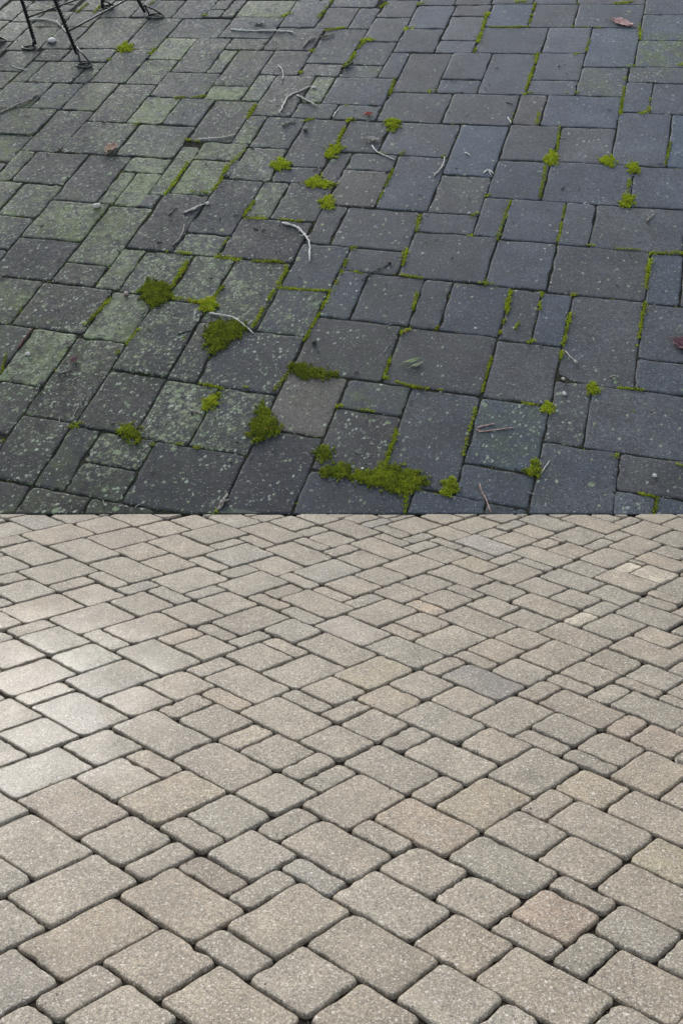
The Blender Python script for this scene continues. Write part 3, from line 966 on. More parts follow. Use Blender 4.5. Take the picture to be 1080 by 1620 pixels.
CLEAN_FILL = """-2292 5042 -2146 5138 -1987 4999 -2131 4904
-2247 4949 -2211 4973 -2051 4835 -2087 4811
-2066 5068 -1924 5162 -1770 5025 -1909 4931
-2203 4855 -2167 4880 -2008 4743 -2044 4719
-2131 4904 -1987 4999 -1832 4863 -1973 4767
-1808 5059 -1670 5152 -1520 5017 -1655 4924
-2179 4779 -2143 4804 -1985 4668 -2020 4644
-2087 4811 -2051 4835 -1895 4700 -1930 4676
-1909 4931 -1770 5025 -1618 4891 -1755 4796
-2135 4687 -2099 4711 -1942 4577 -1977 4552
-1576 5067 -1441 5159 -1368 5092 -1501 5000
-2044 4719 -2008 4743 -1852 4609 -1887 4585
-1973 4767 -1832 4863 -1755 4796 -1895 4700
-1655 4924 -1520 5017 -1483 4984 -1618 4891
-2092 4595 -2056 4619 -1899 4486 -1934 4461
-2020 4644 -1985 4668 -1829 4535 -1864 4511
-1930 4676 -1790 4772 -1638 4640 -1775 4543
-1790 4772 -1652 4867 -1428 4669 -1562 4574
-1652 4867 -1601 4902 -1526 4836 -1577 4801
-2068 4520 -2033 4544 -1876 4412 -1911 4387
-1977 4552 -1942 4577 -1787 4445 -1822 4420
-1887 4585 -1852 4609 -1699 4477 -1733 4453
-1577 4801 -1526 4836 -1452 4770 -1502 4735
-2025 4428 -1989 4453 -1834 4322 -1869 4297
-1112 5066 -984 5155 -949 5123 -1076 5034
-1934 4461 -1899 4486 -1745 4355 -1780 4330
-1864 4511 -1829 4535 -1676 4404 -1711 4380
-1775 4543 -1638 4640 -1414 4445 -1548 4348
-1982 4337 -1947 4362 -1792 4232 -1826 4207
-1911 4387 -1876 4412 -1722 4282 -1757 4257
-1822 4420 -1787 4445 -1635 4315 -1669 4290
-1733 4453 -1699 4477 -1548 4348 -1582 4324
-1562 4574 -1495 4622 -1421 4557 -1488 4509
-1495 4622 -1445 4658 -1371 4593 -1421 4557
-865 5069 -741 5157 -673 5092 -796 5005
-1959 4263 -1923 4288 -1769 4159 -1804 4134
-1869 4297 -1834 4322 -1681 4193 -1715 4168
-1780 4330 -1745 4355 -1594 4226 -1628 4202
-1711 4380 -1676 4404 -1526 4276 -1560 4251
-1916 4173 -1881 4198 -1727 4070 -1762 4045
-1826 4207 -1792 4232 -1640 4104 -1674 4079
-1757 4257 -1722 4282 -1572 4154 -1605 4129
-640 5061 -520 5147 -487 5115 -606 5029
-1669 4290 -1635 4315 -1486 4188 -1519 4163
-1582 4324 -1448 4421 -1301 4294 -1434 4196
-1873 4083 -1838 4108 -1685 3981 -1720 3956
-1804 4134 -1769 4159 -1617 4032 -1651 4006
-1715 4168 -1681 4193 -1531 4066 -1564 4041
-1628 4202 -1594 4226 -1445 4100 -1478 4075
-1560 4251 -1526 4276 -1379 4149 -1412 4125
-452 5057 -335 5143 -303 5112 -420 5026
-1850 4010 -1816 4035 -1663 3909 -1697 3883
-1762 4045 -1727 4070 -1576 3944 -1610 3918
-1674 4079 -1640 4104 -1490 3978 -1524 3953
-1605 4129 -1572 4154 -1423 4028 -1456 4003
-1519 4163 -1486 4188 -1339 4062 -1372 4038
-1808 3921 -1774 3946 -1622 3821 -1656 3795
-1434 4196 -1367 4245 -1294 4183 -1360 4134
-1720 3956 -1685 3981 -1535 3856 -1569 3831
-1651 4006 -1617 4032 -1468 3907 -1501 3882
-1564 4041 -1531 4066 -1383 3941 -1416 3916
-1478 4075 -1445 4100 -1299 3976 -1332 3951
-1412 4125 -1379 4149 -1306 4087 -1339 4062
-1766 3832 -1732 3858 -1581 3733 -1615 3708
-1697 3883 -1663 3909 -1513 3785 -1547 3759
-1610 3918 -1576 3944 -1428 3820 -1461 3795
-76 5062 36 5145 98 5084 -14 5000
-1524 3953 -1490 3978 -1343 3855 -1376 3830
-1456 4003 -1423 4028 -1277 3905 -1310 3880
-1744 3759 -1709 3785 -1558 3662 -1592 3636
-1372 4038 -1306 4087 -1270 4056 -1335 4007
-1656 3795 -1622 3821 -1472 3698 -1506 3672
-1569 3831 -1535 3856 -1387 3733 -1421 3708
-1501 3882 -1468 3907 -1321 3784 -1354 3759
-1416 3916 -1383 3941 -1238 3819 -1270 3794
-1702 3671 -1668 3697 -1518 3575 -1551 3549
-1332 3951 -1282 3988 -1210 3927 -1259 3890
142 5064 251 5146 311 5086 202 5004
-1615 3708 -1581 3733 -1432 3611 -1465 3586
-1547 3759 -1513 3785 -1366 3662 -1399 3637
-1461 3795 -1428 3820 -1282 3698 -1314 3673
-1376 3830 -1343 3855 -1270 3794 -1303 3769
-1660 3584 -1626 3610 -1477 3489 -1510 3462
-1592 3636 -1558 3662 -1410 3540 -1443 3514
-1506 3672 -1472 3698 -1326 3577 -1359 3551
-1421 3708 -1387 3733 -1242 3613 -1275 3587
-1354 3759 -1321 3784 -1177 3663 -1210 3638
-1638 3512 -1604 3538 -1455 3418 -1488 3391
-1551 3549 -1518 3575 -1370 3455 -1403 3429
-1465 3586 -1432 3611 -1286 3491 -1319 3466
-1399 3637 -1366 3662 -1221 3542 -1253 3517
-1314 3673 -1282 3698 -1210 3638 -1242 3613
492 5068 596 5148 653 5090 549 5009
-1597 3425 -1563 3451 -1415 3332 -1448 3306
-1510 3462 -1477 3489 -1330 3369 -1363 3343
-1443 3514 -1410 3540 -1265 3421 -1297 3395
-1359 3551 -1326 3577 -1182 3458 -1214 3432
-1275 3587 -1210 3638 -1156 3593 -1221 3542
-1210 3638 -1161 3676 -1108 3631 -1156 3593
601 5049 704 5129 732 5100 630 5020
-1556 3339 -1522 3365 -1374 3247 -1408 3220
-1488 3391 -1455 3418 -1309 3299 -1341 3273
-1403 3429 -1370 3455 -1225 3336 -1258 3310
-1319 3466 -1286 3491 -1143 3373 -1175 3348
-1253 3517 -1188 3568 -1046 3450 -1110 3399
-1515 3253 -1481 3279 -1335 3162 -1368 3135
-1448 3306 -1415 3332 -1269 3214 -1302 3188
774 5056 874 5136 902 5107 802 5027
-1363 3343 -1330 3369 -1186 3252 -1218 3226
-1297 3395 -1265 3421 -1121 3304 -1154 3278
-1214 3432 -1182 3458 -1110 3399 -1143 3373
-1493 3182 -1459 3209 -1313 3092 -1346 3065
-1408 3220 -1374 3247 -1229 3130 -1262 3104
-1341 3273 -1309 3299 -1165 3183 -1197 3156
917 5068 1015 5146 1069 5089 972 5010
-1258 3310 -1225 3336 -1083 3220 -1115 3194
-1452 3097 -1419 3123 -1273 3008 -1306 2981
-1368 3135 -1335 3162 -1190 3046 -1223 3020
-1302 3188 -1269 3214 -1126 3099 -1158 3073
-1218 3226 -1186 3252 -1044 3137 -1076 3111
-1154 3278 -1105 3317 -1035 3259 -1083 3220
-1412 3012 -1379 3039 -1234 2924 -1266 2897
-1346 3065 -1313 3092 -1169 2977 -1201 2950
-1262 3104 -1229 3130 -1087 3016 -1119 2989
-1197 3156 -1165 3183 -1023 3068 -1055 3042
-1115 3194 -1051 3246 -1016 3217 -1079 3165
-1390 2942 -1357 2969 -1212 2855 -1245 2828
1221 5062 1268 5100 1307 5058 1260 5020
-1306 2981 -1273 3008 -1130 2894 -1162 2867
-1223 3020 -1190 3046 -1048 2933 -1080 2906
-1158 3073 -1126 3099 -985 2985 -1017 2959
-1076 3111 -1044 3137 -974 3080 -1006 3054
-1350 2857 -1317 2884 -1173 2771 -1206 2744
-1266 2897 -1234 2924 -1091 2811 -1123 2784
-1201 2950 -1169 2977 -1098 2920 -1130 2894
-1119 2989 -1087 3016 -1017 2959 -1048 2933
-1310 2774 -1278 2801 -1134 2689 -1166 2662
-1245 2828 -1212 2855 -1070 2742 -1102 2716
-1162 2867 -1098 2920 -1045 2878 -1109 2825
1489 5060 1625 5173 1723 5063 1589 4951
-1080 2906 -1017 2959 -982 2931 -1045 2878
-1289 2704 -1256 2731 -1113 2620 -1145 2593
-1206 2744 -1173 2771 -1032 2660 -1063 2633
-1109 2825 -1061 2865 -991 2809 -1038 2769
-1123 2784 -1091 2811 -1021 2755 -1053 2729
-1249 2621 -1217 2648 -1074 2538 -1106 2511
-1166 2662 -1134 2689 -993 2578 -1025 2551
-1102 2716 -1070 2742 -930 2632 -962 2605
-1038 2769 -991 2809 -938 2768 -986 2728
1589 4951 1723 5063 1821 4955 1688 4842
1723 5063 1811 5137 1907 5030 1821 4955
1488 4841 1579 4918 1678 4810 1589 4733
1579 4918 1602 4937 1701 4829 1678 4810
-1210 2538 -1178 2566 -1036 2456 -1068 2429
-1145 2593 -1113 2620 -973 2511 -1004 2483
-1063 2633 -1032 2660 -892 2551 -924 2524
-1189 2470 -1156 2497 -1015 2388 -1047 2361
-1106 2511 -1074 2538 -934 2429 -966 2402
1414 4656 1506 4735 1606 4627 1515 4549
1506 4735 1551 4773 1651 4666 1606 4627
1884 5056 2012 5166 2105 5059 1979 4950
-1025 2551 -993 2578 -924 2524 -955 2497
-962 2605 -930 2632 -861 2578 -892 2551
1688 4842 1777 4918 1873 4811 1786 4735
1777 4918 1864 4993 1959 4886 1873 4811
1864 4993 1907 5030 2002 4923 1959 4886
-1150 2387 -1117 2415 -977 2307 -1008 2280
1371 4546 1417 4586 1519 4479 1473 4439
1417 4586 1452 4616 1502 4562 1468 4532
1589 4733 1678 4810 1727 4756 1638 4679
1678 4810 1701 4829 1798 4722 1776 4703
-1068 2429 -1036 2456 -897 2349 -928 2321
-1004 2483 -973 2511 -834 2403 -865 2376
-955 2497 -892 2551 -841 2510 -903 2457
-1111 2306 -1079 2333 -939 2226 -970 2199
-1047 2361 -1015 2388 -876 2281 -907 2254
1329 4412 1422 4492 1523 4386 1432 4306
1468 4532 1502 4562 1553 4509 1519 4479
1638 4679 1727 4756 1825 4650 1737 4573
-966 2402 -934 2429 -797 2323 -828 2295
1515 4549 1606 4627 1655 4574 1565 4495
1606 4627 1651 4666 1749 4560 1705 4521
1979 4950 2063 5023 2202 4866 2119 4792
2063 5023 2147 5095 2239 4990 2156 4918
-1090 2238 -1058 2265 -918 2159 -949 2132
1786 4735 1873 4811 1968 4706 1882 4630
1873 4811 1959 4886 2053 4781 1968 4706
1959 4886 2002 4923 2095 4818 2053 4781
-1008 2280 -977 2307 -838 2201 -869 2174
1473 4439 1519 4479 1619 4373 1574 4333
1519 4479 1553 4509 1603 4456 1569 4426
1776 4703 1798 4722 1894 4617 1873 4598
2182 5056 2264 5128 2398 4972 2318 4900
-928 2321 -897 2349 -828 2295 -859 2268
-865 2376 -834 2403 -766 2350 -797 2323
1565 4495 1655 4574 1754 4469 1665 4390
-1051 2157 -1019 2184 -880 2079 -911 2051
-970 2199 -939 2226 -801 2121 -832 2094
-907 2254 -876 2281 -739 2176 -770 2149
1280 4173 1374 4255 1476 4150 1383 4067
1374 4255 1466 4336 1517 4283 1425 4202
1466 4336 1512 4376 1612 4271 1567 4231
1569 4426 1603 4456 1652 4403 1619 4373
1737 4573 1825 4650 1920 4546 1834 4469
1269 4139 1293 4159 1396 4054 1373 4034
1705 4521 1749 4560 1846 4456 1802 4417
2156 4918 2239 4990 2373 4835 2292 4763
-1013 2076 -981 2104 -843 1999 -874 1972
-949 2132 -918 2159 -781 2055 -812 2027
1882 4630 2011 4744 2104 4640 1977 4526
2011 4744 2095 4818 2188 4714 2104 4640
-869 2174 -838 2201 -702 2097 -733 2070
1425 4202 1517 4283 1666 4128 1577 4046
1562 4323 1652 4403 1702 4351 1612 4271
1873 4598 1894 4617 1989 4513 1968 4494
1665 4390 1754 4469 1850 4365 1763 4286
2119 4792 2202 4866 2247 4814 2165 4740
-992 2009 -960 2037 -822 1933 -853 1905
1157 3915 1252 4000 1356 3896 1262 3811
1252 4000 1299 4042 1402 3938 1356 3896
1299 4042 1334 4073 1386 4021 1351 3989
-911 2051 -880 2079 -743 1976 -774 1948
-832 2094 -801 2121 -665 2018 -696 1991
-770 2149 -739 2176 -605 2073 -635 2046
1383 4067 1476 4150 1577 4046 1485 3964
1567 4231 1657 4311 1706 4259 1617 4179
1657 4311 1702 4351 1799 4248 1755 4208
1834 4469 1920 4546 2015 4443 1929 4365
1373 4034 1396 4054 1498 3951 1475 3930
1802 4417 1846 4456 1941 4353 1898 4314
-954 1928 -922 1957 -785 1854 -816 1826
1351 3989 1386 4021 1437 3969 1402 3938
-874 1972 -843 1999 -706 1897 -737 1869
-812 2027 -781 2055 -646 1952 -676 1925
1977 4526 2062 4602 2109 4551 2024 4475
2062 4602 2146 4677 2237 4575 2155 4500
-733 2070 -702 2097 -568 1994 -599 1967
1617 4179 1706 4259 1804 4157 1716 4076
1968 4494 1989 4513 2083 4411 2062 4392
1763 4286 1850 4365 1946 4263 1859 4184
-916 1849 -884 1877 -748 1775 -778 1747
-853 1905 -822 1933 -686 1831 -717 1803
-638 2099 -578 2153 -446 2051 -506 1996
1262 3811 1356 3896 1407 3844 1314 3759
1356 3896 1402 3938 1504 3835 1458 3793
1402 3938 1437 3969 1488 3917 1453 3886
-774 1948 -743 1976 -609 1874 -639 1846
-696 1991 -665 2018 -532 1916 -562 1889
-635 2046 -605 2073 -473 1971 -502 1944
1193 3699 1288 3785 1391 3683 1298 3597
1485 3964 1577 4046 1676 3944 1586 3862
1577 4046 1666 4128 1813 3975 1725 3894
1755 4208 1799 4248 1895 4146 1852 4106
1929 4365 2015 4443 2108 4341 2024 4264
1475 3930 1498 3951 1598 3849 1576 3828
1898 4314 1941 4353 2035 4251 1993 4212
-816 1826 -785 1854 -650 1753 -680 1725
1314 3759 1407 3844 1559 3692 1468 3607
1453 3886 1488 3917 1538 3866 1504 3835
-737 1869 -706 1897 -573 1796 -603 1768
-676 1925 -646 1952 -513 1851 -543 1824
-599 1967 -568 1994 -437 1894 -466 1866
1716 4076 1804 4157 1900 4055 1813 3975
-462 2063 -345 2171 -217 2070 -333 1963
1164 3548 1259 3635 1414 3484 1321 3397
1859 4184 1946 4263 1993 4212 1907 4133
-506 1996 -446 2051 -316 1950 -375 1896
1458 3793 1504 3835 1604 3734 1559 3692
1504 3835 1538 3866 1588 3816 1554 3784
-639 1846 -609 1874 -477 1774 -506 1746
-562 1889 -532 1916 -401 1816 -431 1789
-502 1944 -473 1971 -343 1871 -372 1844
1298 3597 1391 3683 1493 3582 1401 3496
1586 3862 1676 3944 1822 3794 1734 3711
1852 4106 1895 4146 1990 4045 1947 4005
1072 3365 1169 3453 1221 3403 1126 3314
1169 3453 1216 3497 1321 3397 1274 3353
1576 3828 1598 3849 1697 3748 1675 3728
988 3262 1085 3352 1139 3302 1042 3212
1554 3784 1588 3816 1638 3765 1604 3734
-543 1824 -513 1851 -382 1752 -411 1724
-466 1866 -437 1894 -307 1794 -336 1767
1725 3894 1813 3975 1909 3875 1822 3794
-333 1963 -217 2070 -28 1922 -141 1815
1126 3314 1221 3403 1274 3353 1179 3264
-375 1896 -316 1950 -189 1851 -246 1797
-201 2058 -87 2163 37 2064 -75 1958
944 3121 1042 3212 1096 3162 998 3070
1042 3212 1139 3302 1244 3202 1149 3112
1468 3607 1559 3692 1659 3592 1569 3507
1559 3692 1604 3734 1703 3634 1659 3592
1604 3734 1638 3765 1687 3715 1654 3684
-372 1844 -343 1871 -215 1773 -243 1745
1401 3496 1493 3582 1594 3483 1503 3397
1179 3264 1274 3353 1428 3204 1335 3116
1274 3353 1414 3484 1515 3384 1377 3253
1675 3728 1697 3748 1795 3649 1773 3629
949 3024 1047 3116 1154 3017 1057 2925
1047 3116 1096 3162 1202 3062 1154 3017
1654 3684 1687 3715 1736 3666 1703 3634
-218 1824 -189 1851 -63 1754 -91 1727
-75 1958 37 2064 98 2015 -13 1910
1149 3112 1244 3202 1297 3152 1202 3062
1569 3507 1659 3592 1757 3494 1668 3409
52 2052 163 2156 342 2010 234 1906
918 2869 1017 2962 1124 2864 1027 2771
1503 3397 1594 3483 1643 3434 1553 3348
-127 1828 -71 1882 53 1785 -3 1731
-71 1882 -28 1922 33 1873 -8 1833
1377 3253 1515 3384 1616 3287 1479 3156
-13 1910 98 2015 159 1966 49 1861
1057 2925 1154 3017 1259 2919 1164 2828
1154 3017 1297 3152 1400 3055 1259 2919
223 2107 264 2146 323 2097 283 2058
861 2714 961 2808 1122 2663 1025 2569
-8 1833 33 1873 95 1825 53 1785
1335 3116 1428 3204 1479 3156 1387 3067
49 1861 159 1966 279 1870 171 1765
283 2058 323 2097 382 2049 342 2010
817 2570 916 2665 1025 2569 927 2473
1015 2760 1112 2853 1270 2708 1175 2615
338 2085 391 2136 508 2040 455 1989
391 2136 418 2162 534 2066 508 2040
1387 3067 1479 3156 1630 3011 1539 2923
1152 2816 1247 2908 1403 2764 1309 2672
1247 2908 1342 2999 1444 2902 1351 2812
1342 2999 1388 3044 1490 2947 1444 2902
234 1906 342 2010 518 1868 412 1764
342 2010 382 2049 441 2001 401 1962
785 2412 886 2509 995 2413 896 2317
225 1818 279 1870 398 1776 344 1723
401 1962 441 2001 499 1953 460 1915
927 2473 1025 2569 1132 2473 1035 2378
1025 2569 1122 2663 1228 2568 1132 2473
455 1989 508 2040 623 1946 571 1895
508 2040 547 2078 605 2031 566 1993
767 2266 817 2316 927 2221 878 2172
817 2316 855 2352 910 2305 872 2268
576 2054 679 2155 791 2061 690 1960
679 2155 781 2254 946 2113 847 2014
460 1915 499 1953 557 1906 518 1868
1175 2615 1270 2708 1322 2661 1228 2568
566 1993 605 2031 661 1984 623 1946
896 2317 995 2413 1156 2272 1059 2176
872 2268 910 2305 964 2257 927 2221
465 1816 518 1868 632 1774 581 1723
518 1868 557 1906 614 1859 575 1821
1035 2378 1132 2473 1290 2333 1195 2238
1132 2473 1228 2568 1332 2474 1238 2379
571 1895 623 1946 736 1852 685 1801
623 1946 661 1984 718 1937 680 1899
878 2172 927 2221 1036 2128 987 2079
927 2221 964 2257 1019 2211 982 2174
690 1960 791 2061 957 1922 857 1821
575 1821 614 1859 671 1813 632 1774
680 1899 718 1937 774 1890 736 1852
982 2174 1019 2211 1072 2164 1036 2128
847 2014 946 2113 1001 2067 902 1968
711 1827 761 1878 872 1786 822 1735
987 2079 1133 2225 1238 2133 1095 1987
902 1968 1001 2067 1055 2021 957 1922
857 1821 957 1922 1011 1876 912 1776"""
CLEAN_GAP = """202 5004 311 5086 340 5056 232 4974
972 5010 1069 5089 1096 5060 999 4982
880 4785 905 4805 960 4749 935 4729
1161 4541 1185 4561 1238 4507 1214 4486"""
MOSSY = """-1581 3902 -1310 3885 -1464 3366 -1734 3390
-1824 3924 -1580 3910 -1697 3520 -1940 3539
-2051 3914 -1832 3903 -1939 3546 -2157 3561
-2166 4234 -1838 4221 -1932 3907 -2260 3925
-1837 4219 -1724 4214 -1816 3905 -1929 3911
-2276 4241 -2167 4236 -2262 3923 -2370 3929
-2489 4392 -2233 4382 -2327 4074 -2581 4088
-2518 4083 -2328 4072 -2403 3828 -2592 3840
-2372 3928 -2053 3910 -2158 3560 -2477 3582
-2438 3579 -1952 3545 -2053 3208 -2536 3248
-1953 3538 -1698 3519 -1851 3001 -2105 3027
-2361 3233 -2052 3207 -2146 2887 -2454 2917
-1737 3388 -1368 3356 -1481 2965 -1850 3004
-1366 3353 -978 3320 -1091 2927 -1478 2967
-1360 3717 -1116 3699 -1221 3343 -1464 3365
-1116 3694 -877 3678 -982 3321 -1220 3342
-1252 4069 -866 4049 -973 3688 -1358 3715
-1441 4262 -1194 4250 -1304 3885 -1549 3900
-1335 4605 -1086 4598 -1189 4252 -1437 4263
-1088 4597 -828 4591 -985 4056 -1245 4070
-1666 4416 -1399 4407 -1547 3909 -1812 3925
-1495 4929 -1239 4926 -1394 4406 -1649 4415
-1898 4938 -1495 4934 -1650 4417 -2047 4429
-2011 4427 -1668 4416 -1728 4217 -2070 4230
-1236 4925 -845 4921 -941 4595 -1331 4605
-1463 5245 -1243 5245 -1338 4931 -1556 4934
-1240 5253 -986 5254 -1084 4925 -1338 4928
-836 4945 -439 4945 -543 4588 -939 4596
-825 4594 -542 4588 -595 4406 -878 4414
-881 4413 -765 4409 -871 4049 -987 4055
-761 4410 -490 4402 -648 3860 -919 3876
-916 3874 -650 3858 -707 3663 -973 3681
-485 4773 -114 4766 -222 4392 -592 4405
-490 4400 -213 4390 -320 4019 -596 4033
-596 4033 -465 4026 -575 3654 -705 3663
-464 4025 -183 4010 -348 3442 -629 3464
-180 4008 -38 4000 -144 3633 -286 3643
-293 3637 -17 3617 -75 3415 -351 3437
-36 3998 399 3974 288 3591 -145 3622
-112 4755 210 4747 48 4190 -271 4205
268 4938 549 4936 432 4536 152 4544
-629 3462 -501 3452 -605 3091 -733 3104
-875 3671 -576 3651 -732 3116 -1028 3145
-905 3125 -605 3096 -665 2885 -964 2918
864 4964 1153 4963 1035 4554 746 4561
747 4559 1031 4552 973 4355 690 4363
831 4361 1125 4353 1009 3953 716 3967
716 3965 1011 3951 954 3755 660 3770
792 3764 1258 3739 1139 3324 675 3358
812 3346 1134 3322 958 2709 639 2742
350 3380 810 3346 692 2935 235 2979
-102 5121 152 5119 44 4757 -209 4763
151 5113 320 5112 213 4747 44 4751
-340 5276 -57 5277 -208 4771 -488 4776
-752 5243 -351 5249 -441 4946 -840 4947
-27 5371 343 5373 268 5119 -102 5122
362 5243 636 5244 548 4938 273 4941
612 5147 914 5148 799 4747 497 4751
494 4748 799 4744 686 4359 382 4368
153 4543 425 4535 316 4167 47 4179
29 4178 310 4165 256 3982 -23 3997
373 4366 515 4361 402 3976 260 3984
516 4364 829 4354 659 3769 347 3786
-259 4203 30 4190 -25 4000 -313 4016
345 3785 788 3760 672 3357 232 3390
-15 3609 286 3588 229 3391 -71 3414
60 3401 347 3379 234 2984 -52 3012
-233 3426 56 3402 -112 2816 -401 2845
-501 3450 -233 3429 -347 3037 -613 3062
1217 5179 1554 5181 1439 4778 1104 4782
1557 5180 1903 5180 1786 4769 1442 4775
1902 5171 2427 5172 2312 4763 1789 4771
2473 5330 2812 5333 2715 4987 2377 4988
2376 4987 2734 4986 2613 4557 2256 4565
2254 4564 2650 4555 2532 4136 2137 4152
2108 4151 2576 4131 2511 3900 2044 3924
1101 4778 1605 4771 1483 4346 980 4361
1606 4771 1936 4765 1816 4347 1488 4357
1937 4765 2309 4760 2131 4132 1761 4147
1128 4356 1467 4345 1294 3740 956 3759
1471 4356 1815 4345 1700 3939 1357 3955
1357 3954 1698 3937 1639 3730 1299 3750
1758 4144 2099 4130 1980 3714 1641 3733
2039 3924 2231 3914 2111 3495 1920 3508
2232 3912 2525 3897 2403 3470 2112 3490
1264 3748 1452 3737 1336 3333 1149 3347
1455 3742 1973 3711 1852 3291 1337 3330
1912 3505 2268 3480 2082 2826 1728 2859
2268 3473 2453 3460 2269 2810 2084 2827
1143 3344 1485 3318 1361 2882 1020 2914
1487 3316 1847 3289 1725 2859 1366 2893
-1990 3015 -1641 2978 -1746 2619 -2093 2663
-2104 3025 -1991 3013 -2095 2663 -2206 2677
-2206 2675 -1997 2649 -2093 2324 -2300 2354
-1994 2649 -1745 2617 -1848 2272 -2095 2308
-1638 2980 -1356 2950 -1510 2425 -1790 2461
-1353 2953 -1091 2925 -1141 2750 -1403 2780
-1405 2779 -1302 2767 -1405 2416 -1508 2429
-1300 2766 -1133 2747 -1240 2383 -1406 2405
-1043 3077 -921 3065 -1080 2508 -1202 2523
-961 2916 -706 2888 -816 2504 -1069 2536
-1092 2535 -813 2500 -983 1930 -1261 1972
-1415 2403 -1148 2368 -1321 1799 -1586 1841
-1790 2460 -1414 2412 -1530 2029 -1902 2084
-2163 2319 -1847 2273 -1942 1958 -2254 2009
-1902 2083 -1531 2028 -1640 1664 -2008 1726
-1585 1840 -1332 1799 -1388 1610 -1641 1652
-1273 1973 -1134 1952 -1244 1585 -1383 1608
-1133 1951 -852 1908 -964 1528 -1246 1575
-850 1907 -608 1871 -727 1465 -968 1506
-924 2123 -658 2086 -716 1888 -983 1928
-758 2689 -486 2659 -654 2087 -924 2125
-483 2662 -323 2645 -437 2259 -595 2279
-320 2649 -43 2619 -158 2223 -435 2258
-401 2842 -116 2813 -169 2632 -453 2662
-612 3061 -347 3035 -456 2658 -719 2688
-55 3009 74 2997 -33 2627 -161 2642
-598 2276 -166 2222 -281 1828 -712 1892
-106 2408 43 2390 -69 2003 -218 2024
-225 2022 56 1983 -64 1568 -344 1613
-604 1874 -287 1827 -453 1259 -767 1317
-765 1323 -611 1295 -743 845 -896 877
-613 1274 -191 1197 -320 758 -740 842
-351 1609 -74 1565 -183 1192 -458 1242
-9 1763 158 1738 42 1333 -126 1362
160 1737 473 1689 356 1280 43 1333
472 1686 632 1662 514 1249 355 1277
632 1659 951 1610 832 1195 516 1249
-136 1361 328 1282 204 849 -260 936
332 1279 830 1193 704 750 207 846
826 1172 1161 1115 1037 677 704 741
951 1604 1122 1578 999 1145 828 1174
1121 1567 1284 1543 1163 1115 1000 1143
1285 1542 1670 1485 1476 799 1093 868
1667 1473 2011 1420 1884 971 1542 1029
1541 1028 1885 969 1819 737 1477 799
1091 866 1274 833 1153 406 971 442
1275 834 1826 735 1702 297 1153 405
699 739 1036 675 910 235 575 307
574 306 907 234 849 29 516 104
968 442 1326 370 1187 -121 830 -42
1327 370 1723 292 1657 59 1262 140
1262 138 1440 101 1375 -127 1197 -89
1442 103 1664 58 1611 -129 1389 -82
660 68 842 28 800 -118 619 -76
337 149 661 75 610 -105 286 -28
357 813 699 747 518 115 178 193
37 878 357 817 297 608 -23 672
-26 671 296 607 178 197 -144 267
-148 265 336 158 251 -136 -232 -23
-270 937 35 880 -84 469 -388 531
-397 530 -88 467 -236 -37 -542 32
-617 815 -328 757 -447 348 -734 411
-894 446 -451 349 -564 -40 -1004 65
-890 873 -619 817 -736 414 -1006 474
-1188 944 -888 884 -1005 481 -1304 547
-1731 861 -1515 815 -1613 481 -1828 530
-1571 624 -1311 567 -1427 166 -1686 228
-1314 550 -1167 517 -1278 131 -1426 166
-1166 513 -894 452 -951 256 -1222 318
-1224 318 -951 255 -1006 64 -1278 130
-1430 165 -1144 97 -1202 -103 -1487 -32
-1143 96 -843 24 -891 -142 -1191 -68
-1660 220 -1430 166 -1485 -25 -1715 32
-1022 1510 -726 1460 -895 885 -1187 944
-1271 1573 -1016 1531 -1128 1146 -1382 1193
-1675 1657 -1268 1588 -1377 1216 -1781 1293
-2013 1726 -1676 1669 -1784 1297 -2119 1360
-1647 1264 -1396 1217 -1513 817 -1762 869
-1942 1324 -1647 1268 -1754 900 -2048 961
-1401 1195 -1131 1145 -1300 566 -1568 625
76 2995 373 2966 317 2769 20 2801
15 2801 318 2768 204 2371 -99 2409
373 2962 693 2931 521 2330 203 2370
638 2738 953 2706 833 2291 521 2329
495 2330 829 2289 772 2091 439 2136
44 2389 495 2332 381 1936 -69 2001
57 1979 376 1933 314 1716 -5 1765
438 2134 923 2070 800 1638 317 1713
888 2487 1051 2469 936 2069 774 2091
1052 2470 1384 2433 1265 2014 934 2058
1385 2430 1564 2409 1443 1982 1264 2006
1566 2412 2098 2351 1973 1907 1443 1977
1015 2912 1349 2880 1227 2452 893 2489
1354 2891 1886 2841 1759 2390 1229 2451
1888 2843 2342 2800 2214 2342 1762 2393
922 2058 1265 2012 1142 1580 801 1632
1263 2002 1798 1931 1673 1487 1140 1567
1799 1924 1982 1900 1854 1446 1671 1474
1972 1862 2119 1842 2001 1423 1855 1446
-2336 5051 -2105 5051 -2185 4777 -2417 4781
-2414 4780 -2159 4776 -2273 4390 -2526 4400
-2523 5067 -2332 5067 -2390 4872 -2581 4875
-2586 4873 -2389 4870 -2484 4547 -2682 4553
-2465 5254 -2265 5255 -2321 5067 -2521 5068
-2650 5249 -2467 5250 -2574 4894 -2757 4898
-2773 4896 -2581 4892 -2641 4693 -2833 4698
-2103 5057 -1867 5057 -1950 4773 -2185 4776
-2159 4775 -1945 4772 -2050 4416 -2263 4423
-2059 5254 -1815 5257 -1874 5057 -2117 5057
-1815 5250 -1572 5251 -1664 4938 -1906 4940
-2220 4420 -2016 4413 -2070 4232 -2274 4241
685 5427 973 5431 893 5150 605 5149
385 5487 699 5491 629 5245 314 5244
920 5161 1209 5163 1153 4965 864 4966
971 5416 1265 5420 1192 5164 899 5163
1259 5393 1593 5398 1532 5182 1199 5181
1594 5394 1943 5397 1882 5182 1534 5182
1950 5415 2496 5421 2427 5174 1882 5173"""
